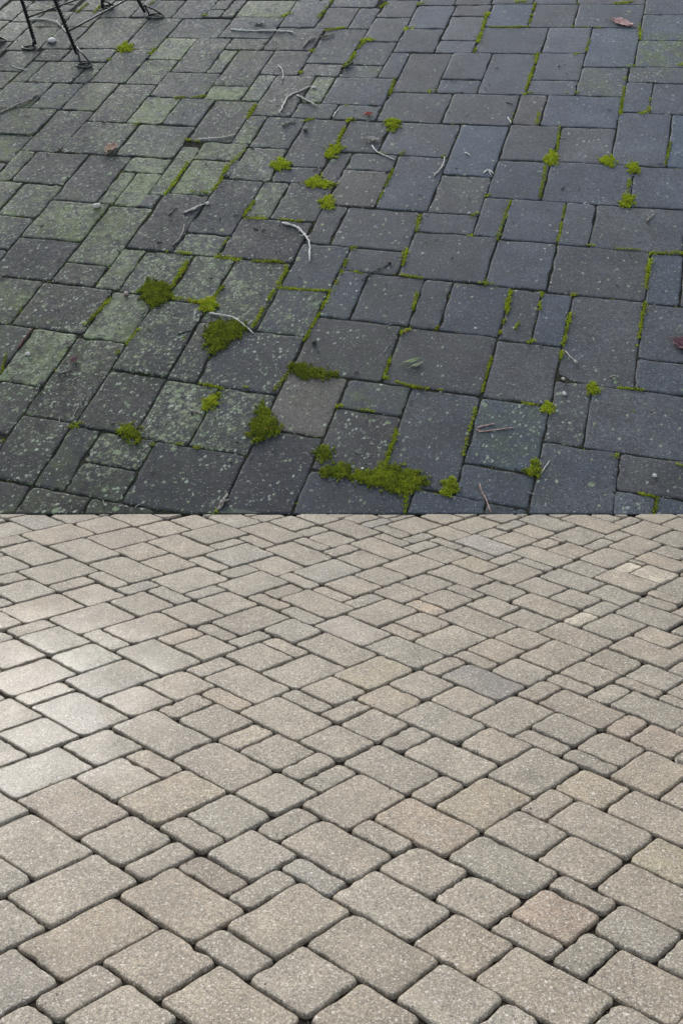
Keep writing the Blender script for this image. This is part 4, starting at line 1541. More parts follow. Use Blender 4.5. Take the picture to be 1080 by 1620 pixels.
MOSSY_ATTR = """41 18 67
34 60 96
29 50 95
46 23 79
36 30 73
45 22 77
43 21 61
53 42 62
29 37 76
27 46 59
36 19 73
34 70 74
42 21 65
37 28 74
98 90 99
25 20 82
19 21 91
52 50 84
100 90 104
26 12 75
38 18 77
33 18 91
26 36 80
39 20 78
22 17 94
33 27 89
29 8 96
21 11 98
34 20 81
69 60 97
22 20 79
100 90 104
11 14 83
18 14 82
92 60 106
22 7 79
69 70 112
10 12 86
10 4 108
11 11 101
8 5 130
57 40 81
29 15 76
57 50 74
4 7 160
6 4 158
6 3 148
7 4 135
5 5 131
3 4 146
7 6 127
13 5 118
12 3 117
14 10 110
80 70 121
14 5 102
5 4 119
6 6 146
4 6 113
13 2 115
29 40 120
6 6 113
4 6 129
17 7 106
8 6 107
23 30 116
14 7 93
15 8 91
17 10 82
6 5 174
3 7 153
7 5 166
6 6 174
17 40 187
29 60 184
23 10 182
5 3 146
4 4 193
3 4 190
4 3 147
5 3 162
6 2 164
17 40 176
5 4 168
6 6 174
5 2 146
3 2 168
7 7 161
6 3 177
3 5 134
4 5 170
17 5 64
46 70 70
34 50 64
52 60 74
17 5 67
92 80 92
69 60 77
98 70 82
69 60 77
86 60 85
12 0 51
57 50 60
63 80 62
47 14 50
12 5 43
34 10 42
75 60 55
63 25 55
63 35 60
63 35 67
6 0 54
57 55 83
18 14 72
21 8 84
52 30 83
14 11 82
12 0 54
13 6 84
11 8 81
57 20 60
40 15 49
27 5 63
40 35 72
15 6 96
5 6 95
3 5 96
4 3 105
8 8 78
5 5 89
3 4 123
4 3 112
6 3 118
7 5 128
4 6 130
6 2 114
34 5 100
4 4 127
29 25 101
3 6 97
7 6 117
5 4 103
23 10 147
6 6 128
6 6 90
4 4 104
5 2 92
12 35 94
34 5 75
8 3 73
12 15 107
12 0 51
57 10 47
17 5 40
69 20 43
34 10 34
34 19 37
40 10 29
23 30 34
57 15 36
46 15 36
40 12 32
19 28 34
26 35 36
46 15 42
100 60 49
34 10 37
43 50 41
92 70 45
27 21 34
46 10 31
11 6 105
9 9 107
8 4 109
29 10 122
6 4 124
10 5 103
11 8 90
4 3 106
6 4 120
3 4 136
6 6 143
4 7 130
4 3 119
4 6 135
6 3 150
4 7 129
6 2 113
4 4 125
5 4 119
40 33 69
29 34 79
51 38 72
44 39 73
52 15 75
54 22 65
31 49 75
23 50 100
12 10 90
46 13 77
29 36 79
30 14 66
5 4 140
8 3 131
3 6 142
3 5 131
4 6 158
4 6 179
4 4 166"""
MOSSY_FILL = """-4051 6685 -3861 6701 -3907 6552 -4097 6537
-3873 6664 -3679 6680 -3818 6227 -4011 6216
-3679 6680 -3380 6705 -3474 6399 -3772 6378
-3392 6667 -3187 6684 -3329 6218 -3533 6206
-3187 6684 -2978 6701 -3074 6387 -3282 6374
-2990 6662 -2776 6679 -2921 6203 -3134 6191
-2776 6679 -2558 6696 -2656 6375 -2873 6362
-4003 6545 -3907 6552 -3999 6253 -4094 6247
-2570 6656 -2234 6682 -2332 6356 -2668 6335
-2234 6682 -2003 6700 -2102 6370 -2332 6356
-2015 6659 -1779 6677 -1879 6343 -2115 6329
-1779 6677 -1537 6695 -1639 6357 -1879 6343
-1550 6653 -1302 6671 -1405 6329 -1651 6315
-1302 6671 -920 6699 -1024 6351 -1405 6329
-933 6656 -536 6684 -642 6329 -1037 6308
-536 6684 -264 6704 -423 6165 -694 6152
-277 6659 2 6678 -105 6315 -383 6300
2 6678 289 6698 181 6330 -105 6315
-3772 6378 -3474 6399 -3568 6091 -3865 6076
275 6652 569 6672 515 6486 221 6468
569 6672 1025 6703 914 6322 460 6299
-3282 6374 -3074 6387 -3218 5915 -3425 5907
1011 6656 1485 6687 1373 6298 901 6275
1485 6687 1812 6708 1642 6117 1317 6103
-2873 6362 -2656 6375 -2704 6215 -2921 6203
1798 6659 2134 6680 2019 6281 1685 6265
2134 6680 2479 6702 2364 6297 2019 6281
-2668 6335 -2332 6356 -2431 6029 -2765 6014
-2332 6356 -2102 6370 -2252 5874 -2481 5865
2465 6652 2820 6674 2645 6056 2291 6043
2820 6674 3372 6708 3254 6288 2703 6262
-3891 6223 -3818 6227 -3865 6076 -3937 6072
-2115 6329 -1879 6343 -1930 6176 -2165 6163
-1879 6343 -1639 6357 -1791 5849 -2030 5840
221 6468 515 6486 460 6299 167 6284
3357 6655 3739 6678 3619 6251 3239 6235
3739 6678 4333 6714 4212 6277 3619 6251
-3533 6206 -3329 6218 -3472 5751 -3674 5744
-1651 6315 -1279 6336 -1382 5991 -1753 5976
-1279 6336 -1024 6351 -1127 6002 -1382 5991
-3134 6191 -2921 6203 -3018 5884 -3230 5876
-2921 6203 -2704 6215 -2802 5893 -3018 5884
-1037 6308 -775 6322 -932 5792 -1193 5783
-775 6322 -642 6329 -747 5974 -880 5969
-383 6300 -105 6315 -212 5950 -489 5939
-105 6315 181 6330 73 5960 -212 5950
-3865 6076 -3668 6086 -3715 5933 -3911 5924
-3668 6086 -3568 6091 -3663 5783 -3762 5779
-2165 6163 -1930 6176 -2081 5673 -2314 5666
167 6284 610 6307 500 5930 59 5914
610 6307 914 6322 859 6131 555 6118
901 6275 1213 6290 1101 5903 790 5893
1213 6290 1373 6298 1260 5908 1101 5903
-694 6152 -423 6165 -476 5985 -747 5974
1685 6265 2019 6281 1847 5679 1514 5671
2019 6281 2364 6297 2306 6094 1962 6080
-2765 6014 -2431 6029 -2530 5701 -2863 5691
2703 6262 3254 6288 3135 5866 2586 5850
-3814 5928 -3715 5933 -3809 5626 -3908 5623
555 6118 859 6131 804 5940 500 5930
3239 6235 3619 6251 3499 5823 3120 5813
3619 6251 4012 6268 3951 6051 3559 6038
-3425 5907 -3218 5915 -3314 5600 -3520 5595
-1753 5976 -1382 5991 -1485 5646 -1855 5637
-1382 5991 -1127 6002 -1232 5652 -1485 5646
1317 6103 1642 6117 1585 5919 1260 5908
-3230 5876 -3018 5884 -3164 5406 -3374 5403
-3018 5884 -2802 5893 -2949 5409 -3164 5406
-880 5969 -612 5979 -772 5441 -1037 5437
-612 5979 -476 5985 -583 5623 -718 5620
1962 6080 2306 6094 2248 5891 1905 5880
-2481 5865 -2252 5874 -2352 5542 -2580 5537
-489 5939 -71 5955 -179 5587 -596 5578
-71 5955 73 5960 -36 5590 -179 5587
2291 6043 2645 6056 2586 5850 2233 5840
-3762 5779 -3663 5783 -3757 5474 -3856 5472
-2030 5840 -1791 5849 -1893 5509 -2131 5504
59 5914 351 5924 241 5549 -50 5544
351 5924 651 5935 540 5555 241 5549
651 5935 804 5940 692 5557 540 5555
3559 6038 4151 6058 4029 5620 3439 5609
-3674 5744 -3472 5751 -3568 5439 -3769 5435
790 5893 1101 5903 989 5515 678 5510
1101 5903 1422 5914 1308 5520 989 5515
1422 5914 1585 5919 1471 5523 1308 5520
-1193 5783 -932 5792 -1090 5259 -1349 5257
1905 5880 2248 5891 2190 5687 1847 5679
-2863 5691 -2530 5701 -2630 5373 -2961 5368
2233 5840 2586 5850 2469 5436 2117 5432
2586 5850 2949 5861 2831 5441 2469 5436
2949 5861 3135 5866 3016 5443 2831 5441
-2314 5666 -2081 5673 -2131 5504 -2365 5500
3120 5813 3499 5823 3379 5394 3001 5390
-3520 5595 -3314 5600 -3459 5126 -3664 5126
-1855 5637 -1485 5646 -1589 5299 -1957 5296
-1485 5646 -1232 5652 -1336 5301 -1589 5299
-718 5620 -583 5623 -690 5261 -825 5261
1514 5671 1847 5679 1790 5478 1457 5473
1847 5679 2190 5687 2132 5483 1790 5478
-2580 5537 -2352 5542 -2402 5375 -2630 5373
-596 5578 -320 5584 -373 5401 -649 5397
-320 5584 -36 5590 -90 5404 -373 5401
-2365 5500 -2131 5504 -2182 5336 -2415 5334
-2131 5504 -1893 5509 -1944 5339 -2182 5336
-50 5544 241 5549 186 5361 -104 5358
241 5549 390 5552 335 5362 186 5361
3439 5609 3830 5616 3647 4961 3258 4963
-3669 5437 -3568 5439 -3664 5126 -3764 5126
717 5510 1029 5515 1000 5418 689 5414
1029 5515 1349 5521 1320 5422 1000 5418
1349 5521 1471 5523 1428 5374 1306 5373
-3374 5403 -3057 5407 -3155 5085 -3471 5086
-3057 5407 -2949 5409 -3047 5085 -3155 5085
-1037 5437 -772 5441 -825 5261 -1090 5259
1457 5473 1790 5478 1761 5377 1428 5374
1790 5478 1959 5480 1930 5379 1761 5377
-2961 5368 -2741 5371 -2890 4880 -3109 4882
2513 5437 2877 5441 2847 5336 2484 5333
2877 5441 3016 5443 2956 5231 2817 5231
3001 5390 3379 5394 3319 5179 2941 5178
2771 5230 2956 5231 2896 5019 2712 5020
2941 5178 3319 5179 3198 4748 2821 4753
-3562 5126 -3459 5126 -3555 4808 -3658 4810
-3471 5086 -3261 5086 -3310 4925 -3519 4927
-3261 5086 -3047 5085 -3146 4761 -3359 4765
-2841 5044 -2729 5043 -2829 4713 -2940 4715
2758 5020 2896 5019 2836 4806 2698 4808
3258 4963 3647 4961 3524 4522 3137 4531
-3519 4927 -3310 4925 -3457 4443 -3665 4451
-3109 4882 -2890 4880 -3040 4386 -3257 4395
2698 4808 2836 4806 2776 4594 2638 4596
2821 4753 3198 4748 3137 4531 2761 4540
-3359 4765 -3146 4761 -3244 4435 -3457 4443
-2940 4715 -2717 4711 -2817 4378 -3040 4386
-2717 4711 -2632 4709 -2682 4542 -2767 4544
2638 4596 2776 4594 2716 4380 2578 4384
2761 4540 3137 4531 3016 4098 2641 4113
3137 4531 3524 4522 3402 4082 3016 4098
-2767 4544 -2539 4537 -2641 4200 -2868 4211
2578 4384 2716 4380 2656 4167 2518 4172
-3351 4439 -3244 4435 -3343 4109 -3450 4115
-3257 4395 -3040 4386 -3189 3891 -3405 3905
-3040 4386 -2817 4378 -2918 4044 -3139 4056
2564 4170 2656 4167 2596 3953 2504 3957
2641 4113 3207 4090 3085 3652 2520 3685
3207 4090 3599 4074 3475 3629 3085 3652
-2868 4211 -2641 4200 -2742 3862 -2969 3877
-2641 4200 -2554 4196 -2605 4027 -2692 4031
-2592 4069 -2534 4066 -2637 3725 -2695 3729
-3139 4056 -2918 4044 -3019 3710 -3240 3726
-2692 4031 -2605 4027 -2656 3857 -2742 3862
2474 3688 2846 3666 2785 3449 2414 3473
2846 3666 3230 3644 3106 3202 2724 3231
-2969 3877 -2742 3862 -2844 3523 -3070 3542
-2742 3862 -2656 3857 -2707 3687 -2793 3693
-2598 3853 -2482 3845 -2585 3502 -2701 3512
-2482 3845 -2393 3840 -2445 3667 -2533 3674
2460 3470 2645 3458 2523 3024 2339 3040
2645 3458 2785 3449 2724 3231 2584 3241
-2695 3729 -2637 3725 -2740 3383 -2797 3388
-3130 3718 -3019 3710 -3120 3374 -3231 3384
-2793 3693 -2707 3687 -2759 3516 -2844 3523
-2533 3674 -2445 3667 -2497 3495 -2585 3502
2584 3241 2962 3213 2900 2992 2523 3024
2962 3213 3351 3183 3227 2735 2838 2772
-3070 3542 -2844 3523 -2947 3184 -3171 3206
-2844 3523 -2759 3516 -2810 3346 -2896 3354
-2701 3512 -2467 3492 -2571 3146 -2804 3169
2339 3040 2710 3009 2649 2790 2278 2824
2710 3009 2900 2992 2777 2551 2587 2570
-2797 3388 -2740 3383 -2843 3041 -2900 3047
-2896 3354 -2810 3346 -2861 3175 -2947 3184
2370 2816 2555 2798 2432 2361 2247 2382
2555 2798 2649 2790 2526 2351 2432 2361
2838 2772 3227 2735 3164 2511 2777 2551
-2545 3233 -2426 3221 -2531 2872 -2649 2886
-2426 3221 -2366 3215 -2471 2865 -2531 2872
-2975 3187 -2861 3175 -2964 2833 -3078 2847
-2804 3169 -2571 3146 -2675 2799 -2907 2826
2587 2570 2969 2531 2782 1861 2402 1910
-2900 3047 -2843 3041 -2946 2697 -3003 2705
-2458 2909 -2216 2882 -2321 2527 -2563 2558
-2216 2882 -2154 2875 -2260 2519 -2321 2527
2247 2382 2432 2361 2309 1923 2125 1947
2432 2361 2526 2351 2402 1910 2309 1923
-2649 2886 -2531 2872 -2635 2522 -2753 2538
-2531 2872 -2471 2865 -2576 2514 -2635 2522
2095 2343 2232 2328 2171 2110 2034 2127
-2878 2823 -2763 2809 -2867 2463 -2982 2478
-2763 2809 -2675 2799 -2727 2625 -2815 2636
2034 2127 2171 2110 2110 1892 1973 1910
-2815 2636 -2727 2625 -2779 2451 -2867 2463
-2563 2558 -2321 2527 -2428 2170 -2668 2206
-2321 2527 -2260 2519 -2367 2161 -2428 2170
2125 1947 2686 1873 2561 1427 2002 1510
-2753 2538 -2635 2522 -2740 2171 -2858 2189
-2635 2522 -2576 2514 -2681 2162 -2740 2171
-2313 2340 -2190 2323 -2297 1963 -2420 1982
-2668 2206 -2428 2170 -2534 1813 -2774 1854
-2428 2170 -2367 2161 -2473 1803 -2534 1813
2002 1510 2372 1455 2341 1344 1971 1401
2372 1455 2753 1398 2690 1172 2310 1233
2017 1394 2201 1365 2077 923 1893 954
2201 1365 2341 1344 2278 1121 2139 1144
-2284 2008 -2033 1969 -2195 1420 -2445 1466
-2033 1969 -1937 1954 -1992 1770 -2087 1786
-2420 1982 -2297 1963 -2404 1602 -2527 1624
2310 1233 2690 1172 2564 720 2185 787
2139 1144 2278 1121 2216 899 2077 923
-2087 1786 -1992 1770 -2046 1587 -2141 1603
-2564 1818 -2473 1803 -2527 1624 -2618 1640
1893 954 2077 923 1952 479 1769 514
2077 923 2216 899 2154 675 2014 701
-2141 1603 -2046 1587 -2100 1403 -2195 1420
-2496 1618 -2404 1602 -2458 1421 -2550 1438
2185 787 2564 720 2374 38 1997 116
2014 701 2154 675 2091 452 1952 479
-2445 1466 -2195 1420 -2304 1053 -2552 1104
-2195 1420 -2100 1403 -2155 1218 -2250 1237
-2114 1357 -1986 1333 -2096 962 -2223 988
1769 514 1952 479 1827 33 1645 72
1952 479 2091 452 2028 228 1890 256
-2250 1237 -2155 1218 -2210 1034 -2304 1053
1890 256 2028 228 1966 4 1827 33
-2336 1060 -2210 1034 -2319 664 -2444 693
-2223 988 -1836 908 -1947 531 -2333 618
-1836 908 -1736 887 -1792 698 -1891 719
1997 116 2374 38 2247 -418 1871 -333
1645 72 1827 33 1702 -414 1520 -372
-1891 719 -1792 698 -1848 508 -1947 531
-2206 589 -1947 531 -2114 -37 -2371 29
-1947 531 -1681 471 -1850 -104 -2114 -37
-1681 471 -1613 455 -1726 71 -1793 88
-551 53 -246 -18 -424 -636 -727 -556
-1793 88 -1692 63 -1749 -130 -1850 -104"""
MOSSY_GAP = """-2741 5371 -2630 5373 -2729 5043 -2841 5044
-2630 5373 -2517 5374 -2554 5250 -2667 5249
-2517 5374 -2402 5375 -2440 5251 -2554 5250
-649 5397 -512 5399 -553 5262 -690 5261
-512 5399 -373 5401 -414 5263 -553 5262
-373 5401 -233 5403 -273 5264 -414 5263
-233 5403 -90 5404 -131 5265 -273 5264
-2415 5334 -2182 5336 -2207 5252 -2440 5251
-2182 5336 -2064 5337 -2115 5168 -2233 5168
-2064 5337 -1944 5339 -1969 5253 -2089 5253
-1557 5299 -1431 5300 -1536 4950 -1661 4951
-2266 5252 -2207 5252 -2258 5083 -2317 5083
-991 5260 -858 5260 -912 5080 -1044 5081
-858 5260 -757 5261 -811 5080 -912 5080
-2233 5168 -2115 5168 -2153 5041 -2271 5041
-1044 5081 -912 5080 -951 4945 -1084 4946
-912 5080 -811 5080 -851 4944 -951 4945
-2539 4537 -2481 4536 -2583 4198 -2641 4200
-713 2910 -642 2903 -698 2712 -768 2720
-1218 2529 -1116 2516 -1157 2375 -1260 2388"""
TWIGS = [
('twig', 'long straight grey stick lying under the top edge, left of centre', [(-0.8523, 4.726), (-0.7295, 4.7102), (-0.5591, 4.705), (-0.3792, 4.705)], 0.0088, 'white', [(-0.4132, 4.705, -0.3536, 4.6632)]),
('twig', 'short grey stick pointing up right, beside the long straight stick', [(-0.2896, 4.4386), (-0.2491, 4.5396), (-0.2023, 4.601)], 0.0105, 'grey', []),
('twig', 'stubby brown stick just right of the long straight stick', [(-0.159, 4.601), (-0.1062, 4.6217), (-0.0532, 4.6528)], 0.0101, 'brown', []),
('twig', 'bent V shaped twig with a sharp elbow on dark paver', [(-0.4255, 3.4867), (-0.3997, 3.6053), (-0.373, 3.7179), (-0.2951, 3.7884), (-0.2206, 3.8598)], 0.008, 'pale', []),
('twig', 'straight twig crossing below the V shaped twig', [(-0.3111, 3.7266), (-0.2474, 3.6656), (-0.1754, 3.5882)], 0.0084, 'pale', []),
('twig', 'slender pale twig slightly curved, between two green lichened pavers', [(-0.9578, 3.1547), (-0.8618, 3.1626), (-0.7916, 3.1783), (-0.706, 3.2178)], 0.0067, 'pale', []),
('twig', 'large white hooked twig like a walking cane on dark paver', [(-0.3533, 2.2125), (-0.2724, 2.1742), (-0.2254, 2.1111), (-0.1935, 2.0305), (-0.1841, 1.9392), (-0.1821, 1.8439)], 0.0078, 'white', []),
('twig', 'white curved twig reaching over the triangular moss patch', [(-0.7205, 1.3869), (-0.6537, 1.3711), (-0.594, 1.3554), (-0.539, 1.3034), (-0.4694, 1.2215)], 0.0065, 'white', []),
('twig', 'upright knobbly grey twig with lichen, left of the white hooked twig', [(-0.9895, 1.9937), (-0.9615, 2.0428), (-0.9427, 2.1111), (-0.937, 2.1997)], 0.0086, 'grey', []),
('twig', 'thick grey twig ending at a white pebble', [(-0.957, 2.3162), (-0.9001, 2.3623), (-0.8393, 2.4156)], 0.0085, 'pale', []),
('twig', 'tiny dark twig left of the thick grey twig', [(-1.0469, 2.2966), (-1.0284, 2.3359), (-1.0066, 2.3822)], 0.005, 'brown', []),
('branch', 'forked grey branch entering from the left edge', [(-2.3851, 3.4368), (-2.3108, 3.5288), (-2.2384, 3.5967), (-2.1809, 3.6569), (-2.159, 3.7004), (-2.1343, 3.753)], 0.011, 'grey', [(-2.2904, 3.5541, -2.3817, 3.5711)]),
('twig', 'white kinked twig below the round pale chip', [(0.2, 3.077), (0.2236, 3.0157), (0.2558, 2.9778), (0.3438, 2.9028)], 0.0066, 'white', []),
('twig', 'thin arched twig standing in an open joint, right of centre', [(0.5863, 2.7204), (0.6227, 2.7853), (0.6514, 2.8511), (0.6698, 2.9402)], 0.0061, 'pale', []),
('twig', 'thin dark arched stem with a black knob at its end', [(0.1322, 1.6822), (0.1618, 1.7335), (0.2094, 1.7681), (0.276, 1.8204)], 0.0043, 'dark', []),
('twig', 'short dark stick on the blue grey paver near the left edge', [(-1.4492, 0.9056), (-1.4153, 0.915), (-1.3789, 0.929)], 0.0055, 'dark', []),
('twig', 'hair thin pale stalk lying diagonally beside the short dark stick', [(-1.3235, 0.5881), (-1.3102, 0.6705), (-1.2838, 0.7547)], 0.0028, 'grey', []),
('twig', 'short black twig beside a small moss tuft on tall paver', [(-0.8701, 1.2114), (-0.8414, 1.2266), (-0.8096, 1.2469)], 0.0061, 'dark', []),
('twig', 'grey stub on the lichen spotted paver left of the dark moss', [(-0.7451, 0.6443), (-0.7165, 0.6399), (-0.6836, 0.6226)], 0.0056, 'grey', []),
('bark_piece', 'rough grey bark piece standing in the joint at the near edge', [(-0.5557, 0.0192), (-0.5417, 0.0596), (-0.5203, 0.1191)], 0.013, 'grey', []),
('twig', 'dark green rotten stub in a joint, right of the V shaped twig', [(-0.0046, 4.099), (0.037, 4.1368), (0.0836, 4.1939)], 0.0139, 'rot', []),
('twig', 'short grey stub below the V shaped twig', [(-0.3976, 3.3302), (-0.3603, 3.3627), (-0.3098, 3.3955)], 0.009, 'grey', []),
('twig', 'small upright thin twig under the long straight stick', [(-0.5097, 4.5805), (-0.4965, 4.4989), (-0.4924, 4.4086)], 0.0062, 'grey', []),
('twig', 'small crooked twig above the V shaped twig', [(-0.4627, 4.1557), (-0.4327, 4.099), (-0.4209, 4.0335), (-0.4222, 3.9506)], 0.0064, 'pale', []),
('twig', 'pink stalk with a swollen bud on the mid right paver', [(0.6663, 0.5034), (0.7225, 0.5118), (0.7853, 0.5244), (0.8417, 0.5329)], 0.004, 'pink', [(0.6756, 0.5034, 0.6556, 0.5202)]),
('twig', 'short pink twig just above the pink stalk', [(0.6598, 0.5329), (0.7011, 0.5455), (0.7488, 0.5583)], 0.0043, 'pink', []),
('twig', 'thin stalk with a pale seed head near the bottom right joint', [(0.6749, 0.0083), (0.6635, 0.0669), (0.6508, 0.1153), (0.6398, 0.153)], 0.0035, 'pink', [(0.642, 0.1454, 0.639, 0.1758)]),
('twig', 'fine pale stalk ending in a grey bead on large right paver', [(1.1744, 1.0823), (1.1942, 1.0386), (1.2145, 1.0001)], 0.003, 'pale', []),
('twig', 'tiny pale twig at the paver edge right of a moss filled joint', [(0.9316, 0.2374), (0.9546, 0.2764), (0.9845, 0.3199)], 0.0033, 'pale', []),
('twig', 'pale curved twig lying behind the two left iron legs', [(-2.4343, 4.9079), (-2.3453, 4.9079), (-2.2718, 4.8862), (-2.2162, 4.8538), (-2.1627, 4.7789), (-2.0992, 4.6736)], 0.0079, 'white', []),
('twig', 'small pale twig near the left edge below the iron feet', [(-2.4062, 4.1557), (-2.3517, 4.1178), (-2.2831, 4.099)], 0.0051, 'white', []),
('twig', 'small forked grey bit on the wide dark paver at the right', [(1.83, 2.2253), (1.8609, 2.264), (1.8958, 2.3031)], 0.0076, 'grey', [(1.8609, 2.264, 1.8484, 2.2966)]),
('twig', 'short brown stick on the lower right paver edge', [(1.3713, 0.887), (1.398, 0.8916), (1.4198, 0.887)], 0.0068, 'grey', []),
('twig', 'thin dark twig poking over the left edge', [(-1.9535, 1.6935), (-1.9217, 1.7106), (-1.8909, 1.7335)], 0.0054, 'grey', []),
('twig', 'reddish stem across the joint near the left edge', [(-1.6961, 1.1019), (-1.6798, 1.1812), (-1.6681, 1.2215), (-1.6563, 1.2622)], 0.0044, 'red', []),
('twig', 'fine pale scrap in the joint left of the small red leaf', [(-0.0562, 3.4368), (-0.0434, 3.4867), (-0.0175, 3.5541)], 0.0048, 'white', []),
('twig', 'pale splinters on the corner joint of the dark pavers', [(0.9022, 2.7491), (0.938, 2.7853), (0.97, 2.7419)], 0.0061, 'white', [(0.938, 2.7853, 0.9484, 2.7276)]),
('twig', 'small pale bit on the upright paver left of centre right', [(0.8057, 2.9929), (0.8209, 2.9778), (0.8355, 2.9552)], 0.0066, 'white', []),
('twig', 'pale curl in the joint under the wide dark paver', [(1.1321, 3.4368), (1.1404, 3.3955), (1.1486, 3.3546)], 0.0073, 'white', []),
('twig', 'dark grey stub in the joint by the lower pale paver corner', [(0.2184, 1.0628), (0.2432, 1.1166), (0.2606, 1.1364)], 0.0027, 'grey', [])]
LEAVES = [
('leaf', 'curled pinkish red leaf near the top right corner', 2.1825, 4.8323, 0.1671, 0.0836, -38, (0.5, 0.31, 0.28)),
('leaf', 'dark purple red leaf cut by the right edge', 1.7949, 1.1265, 0.1001, 0.0667, -50, (0.15, 0.07, 0.08)),
('leaf', 'crumpled brown dead leaf in a joint at the left', -1.5069, 3.0386, 0.0996, 0.0623, 70, (0.4, 0.27, 0.19)),
('leaf', 'tiny red leaf in the joint above a round moss tuft', 0.1864, 3.47, 0.052, 0.0347, 20, (0.32, 0.08, 0.06)),
('leaf', 'pale oval dry leaf chip above the white kinked twig', 0.2057, 3.1469, 0.0881, 0.0378, -6, (0.33, 0.31, 0.27)),
('leaf', 'pale green leaf scrap, larger one of the pair right of centre', 0.3711, 1.0049, 0.0854, 0.0197, 24, (0.24, 0.29, 0.15)),
('leaf', 'pale green leaf scrap, smaller one of the pair right of centre', 0.3927, 0.9763, 0.0654, 0.0164, 30, (0.27, 0.31, 0.18)),
('leaf', 'small pale dry leaf above the long straight stick', -0.639, 4.8323, 0.0885, 0.0393, -8, (0.34, 0.33, 0.3)),
('leaf', 'maroon shrivelled leaf bit on the blue grey paver near left edge', -1.3869, 1.0097, 0.0362, 0.0329, 40, (0.14, 0.07, 0.08))]
PEBBLES = [
('pebble', 'large white pebble by the iron foot ring', -2.1894, 4.5396, 0.0311, (0.62, 0.61, 0.58)),
('pebble', 'white pebble in the joint left of the lichened pavers', -1.4944, 2.3822, 0.0232, (0.5, 0.48, 0.43)),
('pebble', 'white chip on the brown lichened paver near left edge', -1.637, 1.0579, 0.0132, (0.52, 0.5, 0.47)),
('pebble', 'white pebble at the end of the thick grey twig', -0.8238, 2.4156, 0.0136, (0.55, 0.53, 0.48)),
('pebble', 'small white pebble beside the V shaped twig', -0.1977, 3.8419, 0.0135, (0.66, 0.65, 0.6)),
('pebble', 'square white bead on the narrow right paver', 1.1199, 0.7637, 0.0127, (0.5, 0.49, 0.46)),
('pebble', 'grey bead at the tip of the fine pale stalk', 1.2137, 0.9953, 0.0131, (0.36, 0.34, 0.31)),
('pebble', 'grey bead in the joint above the square white bead', 1.1299, 0.8731, 0.0097, (0.42, 0.4, 0.37)),
('pebble', 'white crumb on the lower right paver', 1.4576, 0.2219, 0.0118, (0.56, 0.55, 0.5)),
('pebble', 'pinkish pebble at the edge of the round dark moss patch', -1.1955, 1.5483, 0.0158, (0.34, 0.27, 0.25)),
('pebble', 'small white crumb by the long moss band', 0.098, 0.2686, 0.0074, (0.62, 0.61, 0.57)),
('pebble', 'dark lump on the paver left of the pale pink paver', -0.1438, 1.1463, 0.0151, (0.05, 0.05, 0.05)),
('pebble', 'brown knob in the joint below the short grey stub', -0.2423, 3.2737, 0.017, (0.12, 0.11, 0.1)),
('pebble', 'black knob on the end of the dark arched stem', 0.2762, 1.8263, 0.0109, (0.03, 0.03, 0.03))]
